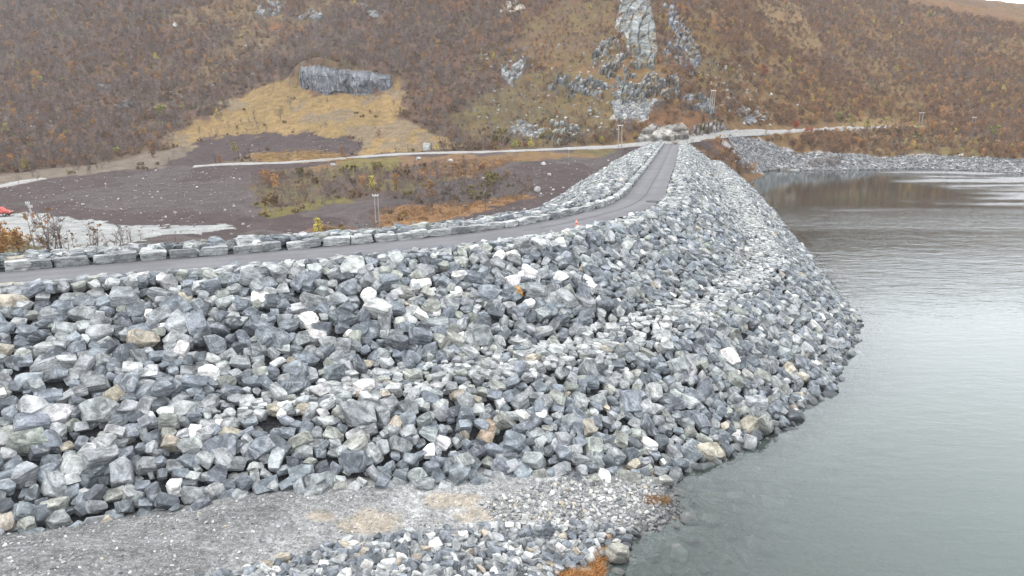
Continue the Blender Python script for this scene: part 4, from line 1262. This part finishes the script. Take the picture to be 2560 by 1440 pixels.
def place(kd, x, y, h, label, cat='tree', group=None, name='birch_tree', v=None):
    p = tcast([x], [y])[0]
    vv = v if v is not None else random.randrange(len(TREE[kd]))
    return tree(kd, p - np.array([0, 0, 0.05]), h / TREE[kd][vv][3], random.uniform(0, 6.28), label, cat, group, name, vv)


random.seed(99)
# bare birches standing in front of the gravel pad
PADT = [(108, 640, 118, 'bare'), (128, 640, 122, 'bare'), (142, 642, 100, 'bare'), (160, 638, 105, 'bare'), (178, 640, 64, 'bare'), (200, 634, 42, 'bare'), (232, 632, 80, 'bare'), (247, 630, 76, 'bare'),
        (270, 628, 54, 'bare'), (288, 622, 66, 'bare'), (304, 618, 62, 'bare'), (325, 612, 50, 'bare'), (352, 606, 34, 'bare'), (435, 612, 42, 'bare')]
padw = ['tall', 'tallest, forked', 'dense', 'spreading', 'short', 'small', 'tall leaning', 'slender', 'bushy', 'twiggy', 'upright', 'thin', 'tiny', 'lone']
for j, (x, y, hp, kd) in enumerate(PADT):
    p = tcast([x], [y])[0]; h = hp / F * np.linalg.norm(p[:2])
    place(kd, x, y, max(h, 1.5), f'{padw[j]} bare birch before the pale gravel pad, {ordinal(j + 1)} from the left', 'tree', 'bare birches before the gravel pad')
for j, (x, y, hp, w) in enumerate([(8, 640, 78, 'broad'), (28, 636, 66, 'round'), (48, 632, 60, 'twiggy'), (66, 628, 48, 'low'), (2, 660, 60, 'leafy'), (-20, 650, 70, 'outer')]):
    p = tcast([x], [y])[0]; h = hp / F * np.linalg.norm(p[:2])
    place('orange', x, y, h, f'{w} orange leaved birch on the mound at the left edge, {ordinal(j + 1)} of its clump', 'tree', 'orange birches at the left edge')
singles = [
    ('orange', 672, 470, 5.0, 'broad orange birch at the left corner of the bare thicket'), ('orange', 690, 474, 4.2, 'second orange birch just right of the thicket corner'), ('orange', 655, 462, 4.4, 'leftmost orange birch of the thicket corner'),
    ('yellow', 397, 300, 6.0, 'yellow green birch at the foot of the left hillside'), ('yellow', 590, 385, 4.5, 'yellow bush tree on the small golden strip above the gravel road'), ('orange', 1081, 505, 5.0, 'narrow orange birch beside the orange grass hollow'),
    ('yellow', 800, 590, 3.6, 'yellow leaved bush just behind the kerb blocks'), ('bush', 840, 592, 2.2, 'brown shrub right of the yellow bush behind the kerb'), ('rusty', 860, 588, 2.4, 'rusty twiggy shrub right of the brown shrub behind the kerb'),
    ('rusty', 815, 592, 2.6, 'rusty shrub hiding the yellow bush base behind the kerb'), ('orange', 908, 470, 3.6, 'orange birch in the middle of the bare thicket'), ('yellow', 925, 475, 4.0, 'pale yellow birch right of the orange one in the thicket'),
    ('orange', 855, 392, 3.6, 'orange birch above the bend of the left gravel road'), ('orange', 1895, 190, 6.0, 'bright orange birch on the hillside right of the cliffs'), ('red', 1908, 190, 5.0, 'vivid red tree beside the bright orange birch'),
    ('red', 1992, 322, 4.0, 'red bush tree just above the lakeside gravel road'), ('red', 2015, 331, 2.6, 'low red shrub on the edge of the lakeside road'), ('red', 2030, 331, 2.4, 'right hand low red shrub on the lakeside road edge'),
    ('yellow', 2130, 316, 6.0, 'large yellow green tree above the lakeside road'), ('yellow', 2165, 330, 7.0, 'tall yellow green tree hanging over the lakeside road'), ('yellow', 2100, 305, 5.0, 'smaller yellow tree left of the large yellow green one'),
    ('orange', 2328, 330, 6.5, 'large amber birch where the lakeside road ends'), ('orange', 2360, 300, 7.5, 'broad rust orange birch above the road end'), ('orange', 1798, 362, 4.2, 'orange shrub tree on the dark earth at the dam abutment'),
    ('yellow', 1330, 372, 4.0, 'pale olive birch beside the left road below the mossy crags'), ('yellow', 1285, 374, 3.2, 'smaller olive bush left of the pale olive birch'), ('yellow', 1093, 380, 3.0, 'green bush right of the big pale boulder'),
    ('orange', 1062, 165, 6.5, 'golden birch standing out on the hill above the quarry'), ('orange', 1255, 125, 5.0, 'small orange tree left of the small pale crag'), ('orange', 920, 140, 5.0, 'orange birch on the hill above the quarry wall'),
    ('yellow', 540, 290, 3.0, 'dark olive spruce like bush on the golden slope edge'), ('orange', 2008, 385, 3.0, 'small orange tree near the far rocky shore'), ('yellow', 2480, 345, 6.0, 'yellow birch on the hillside near the right edge'),
]
for (kd, x, y, h, lab) in singles:
    place(kd, x, y, h, lab, 'tree' if 'shrub' not in lab and 'bush' not in lab else 'shrub', None, 'birch_tree' if 'shrub' not in lab and 'bush' not in lab else 'shrub')


RDX = np.array([484, 560, 700, 830, 920, 1000, 1110, 1200, 1400, 1540, 1640]); RDY = np.array([417, 411, 408, 399, 391, 386, 382, 381, 373, 367, 357])


def hides_road(P, d, h):
    ry_ = np.interp(P[:, 0], RDX, RDY)
    return (P[:, 0] > 470) & (P[:, 0] < 1640) & (P[:, 1] > ry_ - 1) & (P[:, 1] - h * F / d < ry_ + 5)


def fill_trees(key, n, kinds, hr, zone, group, seed, mind=1.6):
    g = np.random.default_rng(seed); random.seed(seed)
    poly = PG[key] if isinstance(key, str) else key
    pa = np.array(poly, float); c3 = tcast(pa[:, 0], pa[:, 1])
    X0, Y0 = c3[:, :2].min(0); X1, Y1 = c3[:, :2].max(0)
    pts = []; lst = []
    for _ in range(6000):
        x = g.uniform(X0, X1); y = g.uniform(Y0, Y1); pts.append((x, y))
    pts = np.array(pts); z = ter(pts[:, 0], pts[:, 1]); P, d = project(np.stack([pts[:, 0], pts[:, 1], z], -1))
    k = inpoly(P[:, 0], P[:, 1], poly) & ~hides_road(P, d, 3.0); pts = np.column_stack([pts, z])[k]; P = P[k]
    a, _ = poisson(pts[:, 0], pts[:, 1], pts[:, 2] * 0, np.full(len(pts), mind), mind * 2.1)
    a = a[:n]; a.sort(key=lambda i: P[i][0])
    for j, i in enumerate(a):
        kd = random.choice(kinds); h = random.uniform(*hr)
        vv = random.randrange(len(TREE[kd]))
        desc = {'bare': 'bare grey brown birch', 'rusty': 'birch with last rusty leaves', 'orange': 'orange leaved birch', 'yellow': 'yellowish birch', 'bush': 'low brown bush'}[kd]
        tree(kd, pts[i] - np.array([0, 0, .05]), h / TREE[kd][vv][3], random.uniform(0, 6.28), f'{desc} {zone}, {ordinal(j + 1)} from the left', 'tree' if kd != 'bush' else 'shrub', group, 'birch_tree' if kd != 'bush' else 'shrub', vv)
    return [tuple(pts[i]) for i in a]


IND = []
IND += fill_trees('thicket', 120, ['bare'] * 9 + ['rusty', 'bush'], (1.7, 3.3), 'in the thicket under the gravel road', 'birches of the thicket', 201, 1.5)
IND += fill_trees('thicket2', 55, ['bare'] * 8 + ['bush'], (1.6, 3.2), 'in the strip beside the orange hollow', 'birches of the lower strip', 202, 1.3)
IND += fill_trees([(1180, 330), (1480, 330), (1560, 352), (1500, 366), (1300, 374), (1180, 378)], 26, ['bare', 'bare', 'rusty', 'bush'], (2.0, 4.2), 'just above the left gravel road', 'birches above the left road', 203, 2.0)
IND += fill_trees([(1850, 345), (2300, 335), (2560, 345), (2560, 390), (2050, 382), (1960, 365)], 44, ['bare', 'rusty', 'rusty', 'orange', 'bare', 'bush'], (2.4, 4.8), 'between lakeside road and far shore', 'birches above the far shore', 204, 2.0)

# far forest as one mass: real instanced trees on points
def forest():
    g = np.random.default_rng(77); n = 150000
    a = g.uniform(R(-41), R(41), n); r = np.sqrt(g.uniform(125 ** 2, 640 ** 2, n))
    x = np.sin(a) * r; y = np.cos(a) * r; z = ter(x, y)
    _, _, td, P = cover(x, y, z); dd = project(np.stack([x, y, z], -1))[1]
    k = (g.uniform(0, 1, n) < td * 0.62) & (P[:, 1] > -140) & (P[:, 1] < 560) & (P[:, 0] > -250) & (P[:, 0] < 2800)
    # keep out of the zones whose trees stand as objects of their own, off the roads and the quarry
    for key in ('mound', 'pad'): k &= ~inpoly(P[:, 0], P[:, 1], PG[key])
    k &= ~inpoly(P[:, 0], P[:, 1], [(748, 178), (800, 176), (985, 194), (990, 245), (750, 240)])
    for poly in ([(1545, -30), (1625, -30), (1648, 130), (1632, 175), (1560, 110)], [(1650, -10), (1745, 120), (1752, 190), (1700, 150)], [(1380, 215), (1500, 130), (1640, 165), (1680, 232), (1600, 300), (1535, 300), (1530, 245)], [(1588, 356), (1628, 320), (1822, 310), (1830, 340)], [(1690, 252), (1745, 235), (1800, 290), (1780, 302)], [(1256, 168), (1318, 150), (1282, 212)]):
        k &= ~inpoly(P[:, 0], P[:, 1], poly)
    k &= ~hides_road(P, dd, 3.2)
    for RP in (RP1, RP2):
        for q in RP[::2]: k &= (x - q[0]) ** 2 + (y - q[1]) ** 2 > 3.6 ** 2
    for q in IND: k &= (x - q[0]) ** 2 + (y - q[1]) ** 2 > 0.8 ** 2
    x, y, z, P = x[k], y[k], z[k], P[k]
    n = len(x); print('forest', n)
    objs = []
    cl = bpy.data.collections.new('birch_kinds')
    order = ['bare', 'rusty', 'orange', 'yellow', 'bush']; ids = {}
    c_ = 0
    for kd in order:
        for t in TREE[kd]:
            o = bpy.data.objects.new(f'birch_kind_{c_:02d}', t[2]); cl.objects.link(o); ids.setdefault(kd, []).append(c_); c_ += 1
    patch = fbm(x * 0.035, y * 0.035, 111, 3); p2 = fbm(x * 0.015, y * 0.015, 113, 3)
    rnd = g.uniform(0, 1, n)
    lf = 1 - 0.45 * sstep(1250, 700, P[:, 0])
    por = 0.02 + 0.16 * sstep(0.52, 0.66, patch) * (0.35 + 0.65 * sstep(350, 900, np.abs(P[:, 0] - 900)))
    wz = sstep(1350, 1800, P[:, 0]); por += 0.05 * wz
    por = por * lf; pru = lf * (0.12 + 0.26 * sstep(0.45, 0.65, p2)) + 0.34 * wz
    val = (P[:, 0] > 560) & (P[:, 0] < 1420) & (P[:, 1] > 378); por[val] *= 0.15; pru[val] *= 0.3
    idx = np.zeros(n, int); sc = np.ones(n)
    for i in range(n):
        if rnd[i] < por[i]: kd = 'orange' if g.uniform() < 0.88 else 'yellow'
        elif rnd[i] < por[i] + pru[i]: kd = 'rusty'
        elif rnd[i] > 0.80: kd = 'bush'
        else: kd = 'bare'
        idx[i] = g.choice(ids[kd]); sc[i] = g.uniform(0.6, 1.25)
    low_ = (P[:, 0] > 560) & (P[:, 0] < 1420) & (P[:, 1] > 378) & (y < 260); sc[low_] *= 0.72
    mossy = inpoly(P[:, 0], P[:, 1], PG['mossy']) | inpoly(P[:, 0], P[:, 1], PG['redheath']); sc[mossy] *= 0.7
    me = bpy.data.meshes.new('birch_forest'); me.vertices.add(n); me.vertices.foreach_set('co', np.stack([x, y, z - 0.05], -1).astype(np.float32).ravel())
    for nm, ty, arr in (('idx', 'INT', idx.astype(np.int32)), ('scl', 'FLOAT', sc.astype(np.float32)), ('rz', 'FLOAT', g.uniform(0, 6.28, n).astype(np.float32))):
        at = me.attributes.new(nm, ty, 'POINT'); at.data.foreach_set('value', arr)
    o = obj('birch_forest', me); tag(o, kind='stuff', label='autumn birch wood covering the hillside')
    ng = bpy.data.node_groups.new('forest_points', 'GeometryNodeTree')
    ng.interface.new_socket('Geometry', in_out='INPUT', socket_type='NodeSocketGeometry'); ng.interface.new_socket('Geometry', in_out='OUTPUT', socket_type='NodeSocketGeometry')
    N = ng.nodes.new; gi = N('NodeGroupInput'); go = N('NodeGroupOutput'); iop = N('GeometryNodeInstanceOnPoints'); ci = N('GeometryNodeCollectionInfo')
    ci.inputs['Collection'].default_value = cl; ci.inputs['Separate Children'].default_value = True; ci.inputs['Reset Children'].default_value = True
    def na(nm, ty):
        q = N('GeometryNodeInputNamedAttribute'); q.data_type = ty; q.inputs['Name'].default_value = nm
        return [s for s in q.outputs if s.enabled and s.name == 'Attribute'][0]
    lk = ng.links.new
    m2p = N('GeometryNodeMeshToPoints')
    lk(gi.outputs[0], m2p.inputs['Mesh']); lk(m2p.outputs[0], iop.inputs['Points']); lk(ci.outputs[0], iop.inputs['Instance'])
    iop.inputs['Pick Instance'].default_value = True
    lk(na('idx', 'INT'), iop.inputs['Instance Index'])
    cx = N('ShaderNodeCombineXYZ'); lk(na('rz', 'FLOAT'), cx.inputs[2]); lk(cx.outputs[0], iop.inputs['Rotation'])
    lk(na('scl', 'FLOAT'), iop.inputs['Scale'])
    lk(iop.outputs[0], go.inputs[0])
    md = o.modifiers.new('forest', 'NODES'); md.node_group = ng


forest()

# ------------------------------------------------------------------ grass tufts
def tufts(name, polys, n, hgt, cols, label, near=False, seed=3, blades=9, spread=0.5):
    g = np.random.default_rng(seed); random.seed(seed); segs = []; cc = []
    for poly in polys:
        pa = np.array(poly, float); c3 = cast(ter, pa[:, 0], pa[:, 1], 20. if near else 100., 90. if near else 700., 260)
        X0, Y0 = c3[:, :2].min(0); X1, Y1 = c3[:, :2].max(0)
        qx = g.uniform(X0, X1, n); qy = g.uniform(Y0, Y1, n); qz = ter(qx, qy)
        P, d = project(np.stack([qx, qy, qz], -1)); k = inpoly(P[:, 0] + g.normal(0, 5, n), P[:, 1] + g.normal(0, 3.5, n), poly) & (qz > -0.05) & (fbm(qx / hgt * 0.3, qy / hgt * 0.3, seed, 2) > 0.40)
        for x, y, z in zip(qx[k], qy[k], qz[k]):
            base_c = random.choice(cols); f0 = random.uniform(.7, 1.3)
            for b in range(blades):
                a = Vector((x + random.gauss(0, hgt * .3), y + random.gauss(0, hgt * .3), z - 0.02))
                tip = a + Vector((random.gauss(0, spread), random.gauss(0, spread), random.uniform(0.4, 1.1))) * hgt
                segs.append((a, tip, hgt * 0.05, hgt * 0.012)); f_ = f0 * random.uniform(.75, 1.3); cc.append([c * f_ for c in base_c] + [1])
    V, Fq, Cc = strips(segs, cc)
    return tag(obj(name, np_mesh(name, V, Fq, 4, {'tcol': ('FLOAT_COLOR', Cc)}, [M['twig']])), kind='stuff', label=label)


OR = [(0.36, 0.18, 0.06), (0.28, 0.12, 0.04), (0.42, 0.27, 0.12), (0.2, 0.1, 0.05)]
tufts('dried_grass', [[(1392, 1450), (1420, 1418), (1470, 1398), (1502, 1392), (1508, 1420), (1506, 1460)], [(1500, 1392), (1520, 1375), (1528, 1380), (1510, 1398)]], 900, 0.26, OR, 'rusty orange dried grass at the bottom water edge', True, 3, 9, 0.8)
tufts('dried_grass', [[(1568, 1178), (1600, 1166), (1632, 1170), (1628, 1186), (1590, 1188)], [(1615, 1258), (1640, 1243), (1665, 1250), (1660, 1260)]], 900, 0.2, OR + [(0.4, 0.33, 0.24)], 'two thin tufts of orange straw near the shoreline', True, 4, 9, 1.0)
tufts('golden_grass', [PG['apron'], PG['goldstrip']], 9000, 0.45, [(0.24, 0.155, 0.07), (0.21, 0.13, 0.055), (0.28, 0.19, 0.09)], 'golden dry grass on the slope below the quarry', False, 5, 5, 0.5)
tufts('orange_grass', [PG['ograss'], PG['rusty']], 3600, 0.5, [(0.21, 0.115, 0.05), (0.18, 0.095, 0.045), (0.26, 0.17, 0.085)], 'orange brown grass in the hollow behind the road', False, 6, 6, 0.5)

# ------------------------------------------------------------------ poles
def pole_set(name, x, y0, y1, posts, arm_y, arm_x, label, mat='wood', lean=0.0, arms=None, rad=0.13):
    """posts: photo x of each post foot; y0 foot, y1 top in the photo"""
    b = tcast([x], [y0])[0]; d = b[1]
    root = empty(name, b); tag(root, label, 'utility pole', 'power line poles')
    h = (y0 - y1) / F * d * 1.02
    for (xf, xt, yf) in posts:
        mb = MB(); xa = (xf - x) / F * d; xb = (xt - x) / F * d; zf = -(yf - y0) / F * d
        mb.tube([(xa, 0, zf - 0.6), (xb, 0, h)], [rad, rad * 0.75], 8)
        obj('post', mb.mesh('post', M[mat]), root)
    for (xl, xr, yy) in arms:
        mb = MB(); z = (y0 - yy) / F * d * 1.02
        mb.box((((xl + xr) / 2 - x) / F * d, -0.16, z), ((xr - xl) / 2 / F * d, 0.09, 0.11))
        obj('crossarm', mb.mesh('crossarm', M['white_metal' if mat == 'wood' else mat], 0.02), root)
        for q in (0.06, 0.5, 0.94):
            mi = MB(); xx = (xl + (xr - xl) * q - x) / F * d
            mi.tube([(xx, -0.16, z + 0.1), (xx, -0.16, z + 0.2), (xx, -0.16, z + 0.34)], [0.05, 0.09, 0.04], 8)
            obj('insulator', mi.mesh('insulator', M['lamp']), root)
    return root


pole_set('utility_pole', 98, 612, 508, [(98, 86, 612)], None, None, 'tall pale pole with a short crossarm before the gravel pad', 'steel', arms=[(80, 90, 510), (85, 96, 518)], rad=0.17)
pole_set('utility_pole', 943, 560, 489, [(940, 939, 560), (949, 947, 556)], None, None, 'small two post pylon with white crossarm beside the orange grass hollow', arms=[(934, 949, 490)], rad=0.12)
pole_set('utility_pole', 1549, 370, 316, [(1545, 1545, 370), (1554, 1553, 363)], None, None, 'two post pylon standing left of the far end of the dam', arms=[(1542, 1556, 317)], rad=0.16)
pole_set('utility_pole', 1777, 284, 230, [(1772, 1776, 282), (1778, 1780, 284), (1783, 1785, 284)], None, None, 'tall three post pylon on the rock knoll above the road', arms=[(1774, 1787, 231)], rad=0.17)
pole_set('utility_pole', 2300, 314, 283, [(2296, 2297, 314), (2304, 2305, 314)], None, None, 'two post pylon at the end of the lakeside road', arms=[(2294, 2308, 284)], rad=0.16)
pole_set('utility_pole', 2432, 318, 294, [(2429, 2430, 318), (2436, 2436, 318)], None, None, 'faint two post pylon in the birch wood near the right edge', arms=[(2427, 2438, 295)], rad=0.15)
pole_set('utility_pole', 1422, 394, 373, [(1422, 1422, 394)], None, None, 'thin single post on the dark earth below the left road', arms=[(1419.5, 1424.5, 374)], rad=0.08)

# ------------------------------------------------------------------ marker stake and manhole on the road
b = unproj(1441, 563, ZC)
root = empty('marker_stake', b); tag(root, 'small orange marker cone at the lake side edge of the road', 'traffic cone')
mb = MB(); mb.box((0, 0, 0.03), (0.17, 0.17, 0.025)); obj('base', mb.mesh('base', M['orange'], 0.01), root)
mb = MB(); mb.tube([(0, 0, 0.05), (0, 0, 0.25), (0, 0, 0.55)], [0.13, 0.085, 0.03], 14); obj('cone', mb.mesh('cone', M['orange'], 0, True), root)
mb = MB(); mb.tube([(0, 0, 0.27), (0, 0, 0.37)], [0.086, 0.066], 14, False); obj('stripe', mb.mesh('stripe', M['white_metal'], 0, True), root)
b = unproj(1631, 503.5, ZC + 0.04)
root = empty('manhole_cover', b); tag(root, 'dark round drain cover on the road at the bend', 'manhole cover')
mb = MB(); mb.tube([(0, 0, -0.02), (0, 0, 0.012)], [0.62, 0.62], 28); obj('lid', mb.mesh('lid', M['iron']), root)
mb = MB()
for q in range(28):
    a0 = 2 * math.pi * q / 28; mb.box((0.67 * math.cos(a0), 0.67 * math.sin(a0), 0.0), (0.05, 0.078, 0.02), a0)
obj('rim', mb.mesh('rim', M['seam']), root)

# ------------------------------------------------------------------ red truck at the left edge
b = tcast([10], [541])[0]
root = empty('red_truck', b); root.rotation_euler = (0, 0, R(8)); tag(root, 'red pickup truck cut off by the left edge of the photo', 'truck')
root.location = b + np.array([-1.0, 0, 0.12])
mb = MB(); prof = [(-2.4, 0.45), (-2.4, 1.0), (-0.9, 1.05), (-0.6, 1.75), (0.75, 1.78), (1.35, 1.12), (2.25, 1.0), (2.42, 0.75), (2.4, 0.42)]
nb = len(prof)
for yy in (-0.9, 0.9):
    for (x, z) in prof: mb.v.append(Vector((x, yy * (0.86 if z > 1.4 else 1.0), z)))
mb.f.append(tuple(range(nb))); mb.f.append(tuple(range(2 * nb - 1, nb - 1, -1)))
for i in range(nb):
    j = (i + 1) % nb; mb.f.append((j, i, nb + i, nb + j))
bm_ = mb.mesh('body', M['red_paint'], 0.06, True); bd = obj('body', bm_, root)
for sgn in (-1, 1):
    mb = MB(); mb.v = [Vector(v) for v in ((-0.5, sgn * 0.885, 1.2), (0.95, sgn * 0.905, 1.2), (0.62, sgn * 0.79, 1.66), (-0.42, sgn * 0.79, 1.66))]
    mb.v += [v + Vector((0, sgn * 0.02, 0)) for v in mb.v]; mb.f = [(0, 1, 2, 3), (7, 6, 5, 4), (0, 4, 5, 1), (1, 5, 6, 2), (2, 6, 7, 3), (3, 7, 4, 0)]
    obj('window', mb.mesh('window', M['glass']), root)
    for xx in (-1.5, 1.5):
        mb = MB(); mb.tube([(xx, sgn * 0.70, 0.36), (xx, sgn * 0.94, 0.36)], [0.38, 0.38], 20); w_ = obj('wheel', mb.mesh('wheel', M['dark']), root)
        mb = MB(); mb.tube([(xx, sgn * 0.90, 0.36), (xx, sgn * 0.955, 0.36)], [0.21, 0.19], 16); obj('rim', mb.mesh('rim', M['steel']), w_)
    mb = MB(); mb.box((2.38, sgn * 0.62, 0.82), (0.06, 0.2, 0.09)); obj('headlight', mb.mesh('headlight', M['lamp'], 0.02), root)
mb = MB(); mb.box((2.46, 0, 0.48), (0.09, 0.88, 0.11)); obj('bumper', mb.mesh('bumper', M['dark'], 0.03), root)

# ------------------------------------------------------------------ air
HAZE = 0.00017
if HAZE > 0:
    nt = NT('haze_air')
    pv = nt.n('ShaderNodeVolumePrincipled'); pv.inputs['Color'].default_value = (0.86, 0.88, 0.93, 1); pv.inputs['Density'].default_value = HAZE
    nt.link(pv.outputs[0], nt.out.inputs['Volume'])
    mb = MB(); mb.box((0, 400, 100), (800, 440, 125)); hz = obj('haze', mb.mesh('haze', nt.m)); tag(hz, kind='stuff', label='thin grey autumn haze')

# ------------------------------------------------------------------ camera, sky, sun
cam = bpy.data.cameras.new('camera'); co = bpy.data.objects.new('camera', cam); COL.objects.link(co)
cam.sensor_width = 36; cam.lens = 36 * F / 2560; cam.clip_end = 5000; cam.clip_start = 0.5
co.location = (0, 0, H); co.rotation_euler = (math.pi / 2 - PITCH, 0, 0); SC.camera = co
SUN_EL, SUN_AZ = R(64), R(255)     # azimuth clockwise from +Y
w = bpy.data.worlds.new('World'); SC.world = w; w.use_nodes = True
t = w.node_tree; t.nodes.clear()
sky = t.nodes.new('ShaderNodeTexSky'); sky.sky_type = 'NISHITA'; sky.sun_disc = False
sky.sun_elevation = SUN_EL; sky.sun_rotation = SUN_AZ; sky.air_density = 1.0; sky.dust_density = 1.6; sky.ozone_density = 1.0
hs = t.nodes.new('ShaderNodeHueSaturation'); hs.inputs['Saturation'].default_value = 0.25
bg = t.nodes.new('ShaderNodeBackground'); bg.inputs['Strength'].default_value = 0.15
# closed cloud deck over most of the sky, brighter overhead than at the horizon
tcw = t.nodes.new('ShaderNodeTexCoord'); spx = t.nodes.new('ShaderNodeSeparateXYZ'); t.links.new(tcw.outputs['Generated'], spx.inputs[0])
mr = t.nodes.new('ShaderNodeMapRange'); t.links.new(spx.outputs['Z'], mr.inputs['Value'])
mr.inputs['To Min'].default_value = 0.84 * 8.0; mr.inputs['To Max'].default_value = 8.3
cw = t.nodes.new('ShaderNodeVectorMath'); cw.operation = 'SCALE'; cw.inputs[0].default_value = (0.97, 0.995, 1.03); 
# low sky ahead brightened, an added glow that lifts the water's reflection
my = t.nodes.new('ShaderNodeMapRange'); t.links.new(spx.outputs['Y'], my.inputs['Value']); my.inputs['From Min'].default_value = 0.0; my.inputs['From Max'].default_value = 0.9
my.inputs['To Min'].default_value = 0.0; my.inputs['To Max'].default_value = 1.0; my.interpolation_type = 'SMOOTHSTEP'
mz = t.nodes.new('ShaderNodeMapRange'); t.links.new(spx.outputs['Z'], mz.inputs['Value']); mz.inputs['From Min'].default_value = 0.1; mz.inputs['From Max'].default_value = 0.75
mz.inputs['To Min'].default_value = 0.8; mz.inputs['To Max'].default_value = 0.0; mz.interpolation_type = 'SMOOTHSTEP'
mm = t.nodes.new('ShaderNodeMath'); mm.operation = 'MULTIPLY'; t.links.new(my.outputs['Result'], mm.inputs[0]); t.links.new(mz.outputs['Result'], mm.inputs[1])
ma = t.nodes.new('ShaderNodeMath'); ma.operation = 'ADD'; t.links.new(mm.outputs[0], ma.inputs[0]); ma.inputs[1].default_value = 1.0
mk = t.nodes.new('ShaderNodeMath'); mk.operation = 'MULTIPLY'; t.links.new(ma.outputs[0], mk.inputs[0]); t.links.new(mr.outputs['Result'], mk.inputs[1])
t.links.new(mk.outputs[0], cw.inputs['Scale'])
mxw = t.nodes.new('ShaderNodeMix'); mxw.data_type = 'RGBA'; mxw.inputs[0].default_value = 0.88
t.links.new(hs.outputs[0], mxw.inputs[6]); t.links.new(cw.outputs[0], mxw.inputs[7])
ow = t.nodes.new('ShaderNodeOutputWorld')
t.links.new(sky.outputs[0], hs.inputs['Color']); t.links.new(mxw.outputs[2], bg.inputs['Color']); t.links.new(bg.outputs[0], ow.inputs['Surface'])
sl = bpy.data.lights.new('sun', 'SUN'); sl.energy = 1.5; sl.angle = R(40); sl.color = (1.0, 0.97, 0.93)
so = bpy.data.objects.new('sun', sl); COL.objects.link(so)
sd = Vector((math.sin(SUN_AZ) * math.cos(SUN_EL), math.cos(SUN_AZ) * math.cos(SUN_EL), math.sin(SUN_EL)))
so.rotation_euler = sd.to_track_quat('Z', 'Y').to_euler()
SC.view_settings.view_transform = 'Standard'; SC.view_settings.look = 'None'; SC.view_settings.gamma = 1.0
SC.view_settings.use_curve_mapping = False; SC.view_settings.exposure = 0.82
SC.cycles.max_bounces = 6; SC.cycles.transparent_max_bounces = 12; SC.cycles.volume_bounces = 0
SC.cycles.volume_step_rate = 1.0
